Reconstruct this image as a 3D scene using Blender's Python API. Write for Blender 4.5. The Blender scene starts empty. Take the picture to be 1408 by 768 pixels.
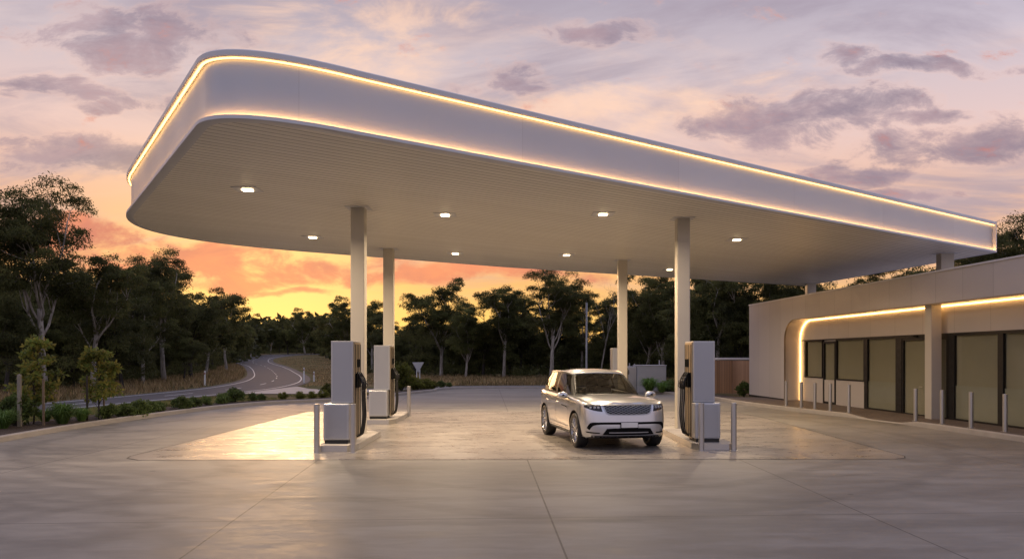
import bpy, bmesh, math, random
import numpy as np
from mathutils import Vector, Matrix
from mathutils.bvhtree import BVHTree
from math import sin, cos, pi, radians, atan2, sqrt

sc = bpy.context.scene
C = sc.collection
random.seed(4)
HC = 1.96            # camera height

# ------------------------------------------------------------------ node helpers
def new_mat(name):
    m = bpy.data.materials.new(name); m.use_nodes = True
    nt = m.node_tree
    b = nt.nodes['Principled BSDF']
    return m, nt, b

class NB:
    """tiny node builder"""
    def __init__(s, nt): s.nt = nt
    def n(s, t, **k):
        x = s.nt.nodes.new(t)
        for a, v in k.items(): setattr(x, a, v)
        return x
    def put(s, sock, v):
        if isinstance(v, bpy.types.NodeSocket): s.nt.links.new(v, sock)
        elif v is not None: sock.default_value = v
    def m(s, op, a, b=None, c=None, clamp=False):
        x = s.n('ShaderNodeMath', operation=op); x.use_clamp = clamp
        s.put(x.inputs[0], a); s.put(x.inputs[1], b); s.put(x.inputs[2], c)
        return x.outputs[0]
    def ss(s, v, a, b):
        x = s.n('ShaderNodeMapRange', interpolation_type='SMOOTHSTEP')
        s.put(x.inputs[0], v); s.put(x.inputs[1], a); s.put(x.inputs[2], b)
        return x.outputs[0]
    def lin(s, v, a, b, c=0., d=1.):
        x = s.n('ShaderNodeMapRange'); x.clamp = True
        for i, q in enumerate((v, a, b, c, d)): s.put(x.inputs[i], q)
        return x.outputs[0]
    def xyz(s, v):
        x = s.n('ShaderNodeSeparateXYZ'); s.put(x.inputs[0], v); return x.outputs
    def comb(s, a, b, c):
        x = s.n('ShaderNodeCombineXYZ')
        for i, q in enumerate((a, b, c)): s.put(x.inputs[i], q)
        return x.outputs[0]
    def map(s, v, loc=(0, 0, 0), sca=(1, 1, 1), rot=(0, 0, 0)):
        x = s.n('ShaderNodeMapping'); s.put(x.inputs[0], v)
        x.inputs[1].default_value = loc; x.inputs[2].default_value = rot; x.inputs[3].default_value = sca
        return x.outputs[0]
    def noise(s, v, scale, detail=3, rough=.5, dist=0.):
        x = s.n('ShaderNodeTexNoise'); s.put(x.inputs['Vector'], v)
        x.inputs['Scale'].default_value = scale; x.inputs['Detail'].default_value = detail
        x.inputs['Roughness'].default_value = rough; x.inputs['Distortion'].default_value = dist
        return x.outputs[0]
    def mix(s, f, a, b, bt='MIX'):
        x = s.n('ShaderNodeMix', data_type='RGBA', blend_type=bt)
        s.put(x.inputs[0], f)
        s.put(x.inputs[6], a if isinstance(a, bpy.types.NodeSocket) else (*a, 1))
        s.put(x.inputs[7], b if isinstance(b, bpy.types.NodeSocket) else (*b, 1))
        return x.outputs[2]
    def ramp(s, v, stops, interp='LINEAR'):
        x = s.n('ShaderNodeValToRGB'); s.put(x.inputs[0], v)
        cr = x.color_ramp; cr.interpolation = interp
        while len(cr.elements) < len(stops): cr.elements.new(.5)
        for e, (p, c) in zip(cr.elements, stops):
            e.position = p; e.color = (*c, 1)
        return x.outputs[0]
    def bump(s, h, strength=.3, dist=.02):
        x = s.n('ShaderNodeBump'); s.put(x.inputs['Height'], h)
        x.inputs['Strength'].default_value = strength; x.inputs['Distance'].default_value = dist
        return x.outputs[0]
    def obj(s): return s.n('ShaderNodeTexCoord').outputs['Object']
    def pos(s): return s.n('ShaderNodeNewGeometry').outputs['Position']
    def hsv(s, col, val):
        x = s.n('ShaderNodeHueSaturation'); s.put(x.inputs['Color'], col); s.put(x.inputs['Value'], val)
        return x.outputs[0]

def simple(name, col, rough=.5, metal=0., var=.12, scale=3., coat=0., bump=0., spec=None, rvar=.1):
    """painted / metal / stone material with slight mottling in tone and gloss"""
    m, nt, b = new_mat(name); q = NB(nt)
    v = q.obj()
    f = q.noise(v, scale, 5, .6)
    q.put(b.inputs['Base Color'], q.mix(f, tuple(c * (1 - var) for c in col), tuple(min(1, c * (1 + var)) for c in col)))
    q.put(b.inputs['Roughness'], q.lin(q.noise(v, scale * 2.3, 4), .3, .7, max(.02, rough - rvar), min(1, rough + rvar)))
    b.inputs['Metallic'].default_value = metal
    if coat:
        b.inputs['Coat Weight'].default_value = coat; b.inputs['Coat Roughness'].default_value = .06
    if spec is not None: b.inputs['Specular IOR Level'].default_value = spec
    if bump: q.put(b.inputs['Normal'], q.bump(q.noise(v, scale * 12, 4), bump, .01))
    return m

def emit(name, col, strength):
    m = bpy.data.materials.new(name); m.use_nodes = True
    nt = m.node_tree; nt.nodes.clear()
    e = nt.nodes.new('ShaderNodeEmission'); e.inputs[0].default_value = (*col, 1); e.inputs[1].default_value = strength
    o = nt.nodes.new('ShaderNodeOutputMaterial'); nt.links.new(e.outputs[0], o.inputs[0])
    return m

def glass_mat(name, tint, refl_rough=.03, base=.12, ior=.9):
    m = bpy.data.materials.new(name); m.use_nodes = True
    nt = m.node_tree; nt.nodes.clear(); q = NB(nt)
    t = q.n('ShaderNodeBsdfTransparent'); t.inputs[0].default_value = (*tint, 1)
    g = q.n('ShaderNodeBsdfGlossy'); g.inputs['Roughness'].default_value = refl_rough
    g.inputs[0].default_value = (.95, .95, .95, 1)
    lw = q.n('ShaderNodeLayerWeight'); lw.inputs[0].default_value = .5
    f = q.m('ADD', q.m('MULTIPLY', q.m('POWER', lw.outputs['Facing'], 5.), ior), base, clamp=True)
    mx = q.n('ShaderNodeMixShader'); q.put(mx.inputs[0], f)
    nt.links.new(t.outputs[0], mx.inputs[1]); nt.links.new(g.outputs[0], mx.inputs[2])
    o = q.n('ShaderNodeOutputMaterial'); nt.links.new(mx.outputs[0], o.inputs[0])
    return m

# ------------------------------------------------------------------ object helpers
def tag(o, label=None, cat=None, group=None, kind=None):
    if label: o['label'] = label
    if cat: o['category'] = cat
    if group: o['group'] = group
    if kind: o['kind'] = kind
    return o

def thing(name, label, cat, loc=(0, 0, 0), rz=0., group=None):
    o = bpy.data.objects.new(name, None); C.objects.link(o)
    o.location = loc; o.rotation_euler = (0, 0, rz); o.empty_display_size = .2
    return tag(o, label, cat, group)

def link(name, me, mat=None, parent=None, smooth=False):
    if mat is not None:
        me.materials.clear(); me.materials.append(mat)
    if smooth:
        me.polygons.foreach_set('use_smooth', np.ones(len(me.polygons), dtype=bool))
    o = bpy.data.objects.new(name, me); C.objects.link(o)
    if parent: o.parent = parent
    return o

def np_mesh(name, verts, k, mat):
    """mesh of separate k-gons from an (n*k,3) array"""
    verts = np.asarray(verts, dtype=np.float32)
    n = len(verts); me = bpy.data.meshes.new(name)
    me.vertices.add(n); me.vertices.foreach_set('co', verts.ravel())
    me.loops.add(n); me.loops.foreach_set('vertex_index', np.arange(n, dtype=np.int32))
    me.polygons.add(n // k)
    me.polygons.foreach_set('loop_start', np.arange(0, n, k, dtype=np.int32))
    me.polygons.foreach_set('loop_total', np.full(n // k, k, dtype=np.int32))
    me.materials.append(mat); me.update(calc_edges=True)
    return me

class MB:
    def __init__(s): s.v = []; s.f = []
    def add(s, vs, fs):
        o = len(s.v); s.v += [tuple(p) for p in vs]; s.f += [tuple(i + o for i in f) for f in fs]
        return s
    def box(s, x0, x1, y0, y1, z0, z1, top=None):
        t = top or (0, 0)
        vs = [(x0, y0, z0), (x1, y0, z0), (x1, y1, z0), (x0, y1, z0),
              (x0 + t[0], y0 + t[1], z1), (x1 - t[0], y0 + t[1], z1), (x1 - t[0], y1 - t[1], z1), (x0 + t[0], y1 - t[1], z1)]
        return s.add(vs, [(3, 2, 1, 0), (4, 5, 6, 7), (0, 1, 5, 4), (1, 2, 6, 5), (2, 3, 7, 6), (3, 0, 4, 7)])
    def prism(s, poly, z0, z1, axis='z'):
        """polygon (a,b) extruded along axis"""
        n = len(poly)
        def P(a, b, c): return {'z': (a, b, c), 'y': (a, c, b), 'x': (c, a, b)}[axis]
        vs = [P(a, b, z0) for a, b in poly] + [P(a, b, z1) for a, b in poly]
        fs = [tuple(range(n))[::-1], tuple(range(n, 2 * n))]
        fs += [(i, (i + 1) % n, n + (i + 1) % n, n + i) for i in range(n)]
        return s.add(vs, fs)
    def tube(s, path, r, n=8, cap=True):
        P = [Vector(p) for p in path]; R = r if hasattr(r, '__len__') else [r] * len(P)
        vs, fs = [], []; up = None
        for i, p in enumerate(P):
            d = (P[min(i + 1, len(P) - 1)] - P[max(i - 1, 0)]).normalized()
            if up is None:
                up = d.orthogonal().normalized()
            up = (up - d * up.dot(d))
            up = up.normalized() if up.length > 1e-6 else d.orthogonal().normalized()
            w = d.cross(up)
            for k in range(n):
                a = 2 * pi * k / n
                vs.append(p + (up * cos(a) + w * sin(a)) * R[i])
        for i in range(len(P) - 1):
            for k in range(n):
                fs.append((i * n + k, i * n + (k + 1) % n, (i + 1) * n + (k + 1) % n, (i + 1) * n + k))
        if cap:
            fs.append(tuple(range(n))[::-1]); fs.append(tuple(range((len(P) - 1) * n, len(P) * n)))
        return s.add(vs, fs)
    def lathe(s, prof, n=24, axis='z', c=(0, 0, 0), close=False):
        """profile (r,h) spun about axis"""
        vs, fs = [], []
        for r, h in prof:
            for k in range(n):
                a = 2 * pi * k / n
                p = {'z': (r * cos(a), r * sin(a), h), 'y': (r * cos(a), h, r * sin(a))}[axis]
                vs.append((p[0] + c[0], p[1] + c[1], p[2] + c[2]))
        m = len(prof)
        for i in range(m if close else m - 1):
            j = (i + 1) % m
            for k in range(n):
                fs.append((i * n + k, i * n + (k + 1) % n, j * n + (k + 1) % n, j * n + k))
        return s.add(vs, fs)
    def grid(s, rows):
        """rows: list of equally long point lists"""
        n = len(rows[0]); vs = [p for r in rows for p in r]
        fs = [(i * n + k, i * n + k + 1, (i + 1) * n + k + 1, (i + 1) * n + k) for i in range(len(rows) - 1) for k in range(n - 1)]
        return s.add(vs, fs)
    def mesh(s, name, fix=True):
        me = bpy.data.meshes.new(name); me.from_pydata(s.v, [], s.f)
        if fix:
            bm = bmesh.new(); bm.from_mesh(me)
            bmesh.ops.recalc_face_normals(bm, faces=bm.faces); bm.to_mesh(me); bm.free()
        me.update(); return me
    def build(s, name, mat, parent=None, bevel=0., smooth=False, seg=2, fix=True):
        o = link(name, s.mesh(name, fix), mat, parent, smooth)
        if bevel:
            b = o.modifiers.new('edge', 'BEVEL'); b.width = bevel; b.segments = seg; b.limit_method = 'ANGLE'; b.angle_limit = radians(35)
        if smooth == 'auto' or (smooth and bevel):
            pass
        return o

def sharp(o, ang=35):
    me = o.data
    me.polygons.foreach_set('use_smooth', np.ones(len(me.polygons), dtype=bool))
    me.set_sharp_from_angle(angle=radians(ang))
    return o

def catmull(pts, step=None, n=None, closed=False):
    """resampled smooth curve through points of any dimension"""
    P = [np.array(p, float) for p in pts]; out = []
    for i in range(len(P) - 1):
        p0 = P[max(i - 1, 0)]; p1 = P[i]; p2 = P[i + 1]; p3 = P[min(i + 2, len(P) - 1)]
        for t in np.linspace(0, 1, 12, endpoint=False):
            out.append(.5 * ((2 * p1) + (p2 - p0) * t + (2 * p0 - 5 * p1 + 4 * p2 - p3) * t * t + (3 * p1 - p0 - 3 * p2 + p3) * t ** 3))
    out.append(P[-1]); out = np.array(out)
    seg = np.r_[0, np.cumsum(np.linalg.norm(np.diff(out, axis=0), axis=1))]
    if n is None: n = max(2, int(seg[-1] / step) + 1)
    t = np.linspace(0, seg[-1], n)
    return np.stack([np.interp(t, seg, out[:, k]) for k in range(out.shape[1])], 1)

def bez(a, c, b, n=14):
    return [tuple((1 - t) ** 2 * np.array(a) + 2 * t * (1 - t) * np.array(c) + t * t * np.array(b)) for t in np.linspace(0, 1, n)]

ORD = ['first', 'second', 'third', 'fourth', 'fifth', 'sixth', 'seventh', 'eighth', 'ninth', 'tenth', 'eleventh', 'twelfth', 'thirteenth',
       'fourteenth', 'fifteenth', 'sixteenth', 'seventeenth', 'eighteenth', 'nineteenth', 'twentieth', 'twenty-first', 'twenty-second',
       'twenty-third', 'twenty-fourth', 'twenty-fifth', 'twenty-sixth', 'twenty-seventh', 'twenty-eighth', 'twenty-ninth', 'thirtieth']

# terrain height by distance ahead: level site, land rising gently beyond
TK = [(-60, 0), (100, 0), (125, .15), (145, .55), (165, 1.05), (190, 1.75), (220, 2.5), (270, 3.3), (400, 5), (1500, 9)]
def tz(y): return float(np.interp(y, [k[0] for k in TK], [k[1] for k in TK]))

# ------------------------------------------------------------------ materials
def concrete(name, lo, hi, r0, r1, spec=.5, joints=True, bump=.10):
    m, nt, b = new_mat(name); q = NB(nt)
    p = q.pos()
    ps = q.map(p, sca=(.16, .42, 1))
    n1 = q.noise(ps, 1.0, 6, .62, .6)
    n2 = q.noise(q.map(p, loc=(3, 7, 0), sca=(.9, 2.6, 1)), 1.1, 5, .6, .4)
    n3 = q.noise(p, 38, 4, .65)
    n4 = q.noise(q.map(p, sca=(1.6, 3.4, 1)), 2.6, 6, .7, .8)
    f = q.m('ADD', q.m('MULTIPLY', n1, .38), q.m('ADD', q.m('MULTIPLY', n2, .36), q.m('ADD', q.m('MULTIPLY', n3, .10), q.m('MULTIPLY', n4, .20))))
    col = q.mix(q.ss(f, .37, .67), lo, hi)
    # dark oily patches
    st = q.ss(q.noise(q.map(p, loc=(11, 2, 0), sca=(.35, .8, 1)), 1.3, 6, .65), .60, .74)
    col = q.mix(q.m('MULTIPLY', st, .38), col, tuple(c * .45 for c in lo))
    # small spots of gum and oil
    vo = q.n('ShaderNodeTexVoronoi'); q.put(vo.inputs['Vector'], q.map(p, sca=(1, 1, 0))); vo.inputs['Scale'].default_value = .55
    sp = q.m('LESS_THAN', vo.outputs['Distance'], .03)
    col = q.mix(q.m('MULTIPLY', sp, .55), col, (.05, .045, .04))
    # tyre arcs worn into the surface
    X, Y, _ = q.xyz(p)
    for cx, cy, R, w, k in ((-1.5, 20.5, 9.6, .13, .30), (-1.5, 20.5, 11.2, .13, .26), (-14, 2, 12.2, .12, .22), (-14, 2, 13.8, .12, .22),
                            (3.5, 19.5, 8.6, .13, .28), (3.5, 19.5, 10.2, .13, .24), (15, 4, 9.5, .12, .2), (-22, 16, 19, .16, .25), (-22, 16, 17.3, .16, .25)):
        dx = q.m('SUBTRACT', X, cx); dy = q.m('SUBTRACT', Y, cy)
        r = q.m('SQRT', q.m('ADD', q.m('MULTIPLY', dx, dx), q.m('MULTIPLY', dy, dy)))
        r = q.m('ADD', r, q.m('MULTIPLY', q.m('SUBTRACT', n1, .5), 1.2))
        band = q.ss(q.m('ABSOLUTE', q.m('SUBTRACT', r, R)), w * 2.2, w * .4)
        band = q.m('MULTIPLY', band, q.m('MULTIPLY', q.ss(n2, .36, .56), k * 1.25))
        col = q.mix(band, col, tuple(c * .5 for c in lo))
    h = q.m('ADD', q.m('MULTIPLY', n3, .4), n2)
    if joints:
        jm = None
        lines = [(X, q.m('ADD', q.m('MULTIPLY', Y, -.033), .79), .009), (X, q.m('ADD', q.m('MULTIPLY', Y, -.062), -2.75), .009),
                 (X, q.m('ADD', q.m('MULTIPLY', Y, -.012), 4.52), .009), (Y, q.m('ADD', q.m('MULTIPLY', X, .055), 9.65), .008),
                 (X, 9.2, .009), (X, -8.6, .009), (Y, q.m('ADD', q.m('MULTIPLY', X, .0), 35.5), .02)]
        for a, c0, w in lines:
            l = q.ss(q.m('ABSOLUTE', q.m('SUBTRACT', a, c0)), w * 1.6, w * .7)
            jm = l if jm is None else q.m('MAXIMUM', jm, l)
        col = q.mix(q.m('MULTIPLY', jm, .8), col, (.035, .03, .028))
        h = q.m('SUBTRACT', h, q.m('MULTIPLY', jm, 1.5))
    q.put(b.inputs['Base Color'], col)
    rr = q.m('ADD', q.lin(q.m('ADD', q.m('MULTIPLY', n2, .45), q.m('MULTIPLY', n4, .55)), .36, .64, r0, r1), q.m('MULTIPLY', q.m('SUBTRACT', n3, .5), .12))
    q.put(b.inputs['Roughness'], rr)
    b.inputs['Specular IOR Level'].default_value = spec
    q.put(b.inputs['Normal'], q.bump(h, bump, .02))
    return m

M = {}
M['concrete'] = concrete('forecourt concrete', (.135, .123, .106), (.295, .27, .235), .42, .62, .5, bump=.05)
M['slab'] = concrete('polished concrete', (.17, .148, .124), (.35, .305, .255), .21, .48, 1., joints=False, bump=.015)
M['apron'] = concrete('pale concrete', (.36, .33, .30), (.5, .46, .42), .6, .8, .3, joints=False)
M['kerb'] = simple('kerb concrete', (.36, .325, .29), .75, 0, .25, 2.2, bump=.25)
M['fascia'] = simple('satin white aluminium', (.74, .74, .76), .36, 0, .035, .6, spec=.5, rvar=.06)
M['trim'] = simple('grey white trim', (.62, .62, .65), .38, 0, .05, 1.)
M['column'] = simple('warm grey column paint', (.52, .48, .41), .38, 0, .06, 1.5)
M['silver'] = simple('brushed silver sheet', (.40, .415, .45), .40, .75, .03, 1.5, rvar=.04)
M['pale_silver'] = simple('pale silver sheet', (.48, .49, .515), .38, .65, .03, 1.5, rvar=.04)
M['bronze'] = simple('bronze side panel', (.42, .34, .24), .4, .6, .03, 1., rvar=.03)
M['steel'] = simple('stainless steel', (.50, .49, .48), .34, .85, .03, 2., rvar=.03)
M['galv'] = simple('galvanised steel', (.45, .46, .48), .5, .6, .1, 4.)
M['black'] = simple('black rubber', (.014, .014, .014), .5, 0, .2, 8.)
M['void'] = simple('matt black', (.005, .005, .005), .8, 0, .1, 4., spec=.12)
M['gloss_black'] = simple('gloss black', (.008, .008, .009), .12, 0, .1, 4., rvar=.03)
M['darkframe'] = simple('dark bronze frame', (.014, .0125, .011), .5, 0, .15, 3., spec=.3)
M['led'] = emit('warm led', (1., .55, .20), 3.2)
M['led_up'] = emit('warm led cove', (1., .48, .14), 30.0)
M['led_shop'] = emit('warm shop led', (1., .52, .16), 12.)
M['lamp'] = emit('downlight diffuser', (1., .74, .42), 10.)
M['mulch'] = simple('bark mulch', (.045, .03, .022), .95, 0, .6, 22., bump=.9)
M['pavers'] = simple('brown pavers', (.105, .08, .066), .7, 0, .3, 3., bump=.2)
M['asphalt'] = simple('worn asphalt', (.085, .08, .085), .78, 0, .25, .9, bump=.3)
M['lane'] = simple('grey chip seal', (.115, .105, .10), .8, 0, .25, .7, bump=.3)
M['roadpaint'] = simple('white road paint', (.72, .72, .70), .6, 0, .15, 5.)
M['postwhite'] = simple('white plastic', (.75, .75, .73), .5, 0, .1, 5.)
M['blind'] = simple('beige roller blind', (.33, .31, .26), .85, 0, .06, 1.)
M['frost'] = simple('frosted film', (.32, .32, .285), .5, 0, .05, 2.)
M['glass'] = glass_mat('shop glass', (.93, .93, .88), .08, .03, .30)
M['tar'] = simple('roof sheet', (.42, .42, .44), .6, 0, .1, 1.)
M['stake'] = simple('weathered hardwood stake', (.17, .125, .085), .85, 0, .3, 9., bump=.4)
M['greystake'] = simple('grey timber post', (.22, .20, .17), .85, 0, .3, 9., bump=.4)

# soffit: fine ribbed metal, ribs run parallel to the front edge
def soffit_mat():
    m, nt, b = new_mat('ribbed soffit sheet'); q = NB(nt)
    X, Y, Z = q.xyz(q.obj())
    d = q.m('ADD', q.m('MULTIPLY', X, -.6005), q.m('MULTIPLY', Y, .7996))     # across the ribs
    fr = q.m('FRACT', q.m('MULTIPLY', d, 1 / .19))
    g = q.ss(q.m('ABSOLUTE', q.m('SUBTRACT', fr, .5)), .40, .48)
    sheet = q.n('ShaderNodeTexWhiteNoise', noise_dimensions='1D'); q.put(sheet.inputs['W'], q.m('FLOOR', q.m('MULTIPLY', d, 1 / .19)))
    col = q.mix(sheet.outputs[0], (.80, .765, .70), (.87, .835, .77))
    col = q.mix(q.m('MULTIPLY', g, .85), col, (.06, .055, .05))
    q.put(b.inputs['Base Color'], col)
    q.put(b.inputs['Roughness'], q.lin(q.noise(q.obj(), .8, 4), .3, .7, .34, .44))
    b.inputs['Specular IOR Level'].default_value = .6
    q.put(b.inputs['Normal'], q.bump(q.m('SUBTRACT', 1., g), .35, .02))
    return m
M['soffit'] = soffit_mat()

def cladding(name, lo, hi, pitch, off, axis=0, line=.006, joint=.45):
    m, nt, b = new_mat(name); q = NB(nt)
    o = q.obj(); c = q.xyz(o)[axis]
    s = q.m('DIVIDE', q.m('SUBTRACT', c, off), pitch)
    wn = q.n('ShaderNodeTexWhiteNoise', noise_dimensions='1D'); q.put(wn.inputs['W'], q.m('FLOOR', s))
    fr = q.m('FRACT', s)
    e = q.m('MINIMUM', fr, q.m('SUBTRACT', 1., fr))
    g = q.ss(e, line * 1.5 / pitch, line * .7 / pitch)
    col = q.mix(wn.outputs[0], lo, hi)
    col = q.mix(q.m('MULTIPLY', q.noise(o, 1.2, 5), .18), col, tuple(k * .8 for k in lo))
    col = q.mix(q.m('MULTIPLY', g, joint), col, (.08, .075, .07))
    q.put(b.inputs['Base Color'], col)
    q.put(b.inputs['Roughness'], q.lin(q.noise(o, 2, 3), .3, .7, .36, .48))
    q.put(b.inputs['Normal'], q.bump(q.m('SUBTRACT', 1., g), .4, .01))
    return m
M['clad'] = cladding('pale metal cladding', (.50, .465, .45), (.545, .505, .49), 1.25, 1.25)
M['clad_in'] = cladding('recess wall panel', (.52, .475, .44), (.55, .505, .465), 1.6, .35)
M['timber'] = cladding('timber paling', (.32, .19, .115), (.46, .29, .18), .13, 0., 0, .006, .85)
M['timber_x'] = cladding('timber paling side', (.32, .19, .115), (.46, .29, .18), .13, 0., 1, .006)

def ground_mat():
    m, nt, b = new_mat('dry grass ground'); q = NB(nt)
    p = q.pos()
    n1 = q.noise(p, .12, 5, .6, .5); n2 = q.noise(p, 1.1, 6, .65); n3 = q.noise(p, 9, 4, .6)
    col = q.mix(q.ss(n1, .42, .6), (.27, .20, .10), (.15, .15, .06))
    col = q.mix(q.ss(n2, .5, .72), col, (.13, .095, .055))
    col = q.mix(q.m('MULTIPLY', n3, .5), col, (.06, .05, .025))
    q.put(b.inputs['Base Color'], col); b.inputs['Roughness'].default_value = .95
    b.inputs['Specular IOR Level'].default_value = .1
    q.put(b.inputs['Normal'], q.bump(q.m('ADD', n2, n3), .8, .15))
    return m
M['ground'] = ground_mat()

def leaf_mat(name, cols, trans=.35):
    m = bpy.data.materials.new(name); m.use_nodes = True
    nt = m.node_tree; nt.nodes.clear(); q = NB(nt)
    g = q.n('ShaderNodeNewGeometry')
    oi = q.n('ShaderNodeObjectInfo')
    n = len(cols)
    col = q.ramp(g.outputs['Random Per Island'], [(i / (n - 1), c) for i, c in enumerate(cols)])
    cl = q.noise(g.outputs['Position'], .55, 3, .6)
    col = q.hsv(col, q.m('MULTIPLY', q.lin(cl, .32, .68, .40, 1.45), q.lin(oi.outputs['Random'], 0, 1, .75, 1.25)))
    d = q.n('ShaderNodeBsdfPrincipled'); q.put(d.inputs['Base Color'], col); d.inputs['Roughness'].default_value = .55
    d.inputs['Specular IOR Level'].default_value = .25
    t = q.n('ShaderNodeBsdfTranslucent'); q.put(t.inputs[0], q.hsv(col, 1.6))
    mx = q.n('ShaderNodeMixShader'); mx.inputs[0].default_value = trans
    nt.links.new(d.outputs[0], mx.inputs[1]); nt.links.new(t.outputs[0], mx.inputs[2])
    o = q.n('ShaderNodeOutputMaterial'); nt.links.new(mx.outputs[0], o.inputs[0])
    return m
M['leaf'] = leaf_mat('gum leaves', [(.068, .078, .024), (.098, .112, .036), (.13, .125, .045), (.08, .092, .036)], .55)
M['leaf_dark'] = leaf_mat('dark gum leaves', [(.06, .068, .024), (.088, .098, .034), (.115, .11, .042)], .45)
M['leaf_green'] = leaf_mat('young leaves', [(.085, .125, .03), (.13, .155, .035), (.21, .175, .04), (.065, .10, .03)], .45)
M['leaf_shrub'] = leaf_mat('shrub leaves', [(.075, .12, .032), (.12, .16, .045), (.06, .085, .028)], .35)
M['leaf_yellow'] = leaf_mat('yellow green hedge leaves', [(.10, .12, .022), (.16, .16, .03), (.075, .09, .02)], .4)
M['tussock'] = leaf_mat('tussock blades', [(.10, .19, .045), (.16, .26, .07), (.07, .13, .035)], .35)
M['dry'] = leaf_mat('dry grass blades', [(.32, .23, .11), (.42, .31, .16), (.22, .15, .075), (.2, .17, .065)], .35)
M['greengrass'] = leaf_mat('green grass blades', [(.12, .14, .04), (.17, .17, .055), (.25, .20, .08)], .35)

def bark(name, lo, hi, stain):
    m, nt, b = new_mat(name); q = NB(nt)
    o = q.obj()
    n1 = q.noise(q.map(o, sca=(2, 2, .55)), 1.6, 5, .65, .8); n2 = q.noise(q.map(o, sca=(9, 9, 1.5)), 1.5, 4, .6)
    col = q.mix(q.ss(n1, .35, .65), lo, hi); col = q.mix(q.ss(n2, .52, .75), col, stain)
    q.put(b.inputs['Base Color'], col); b.inputs['Roughness'].default_value = .85
    q.put(b.inputs['Normal'], q.bump(n2, .5, .03))
    return m
M['bark_pale'] = bark('pale gum bark', (.22, .195, .165), (.43, .39, .34), (.09, .072, .06))
M['bark_dark'] = bark('ironbark', (.028, .023, .02), (.06, .05, .042), (.014, .012, .01))

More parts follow.
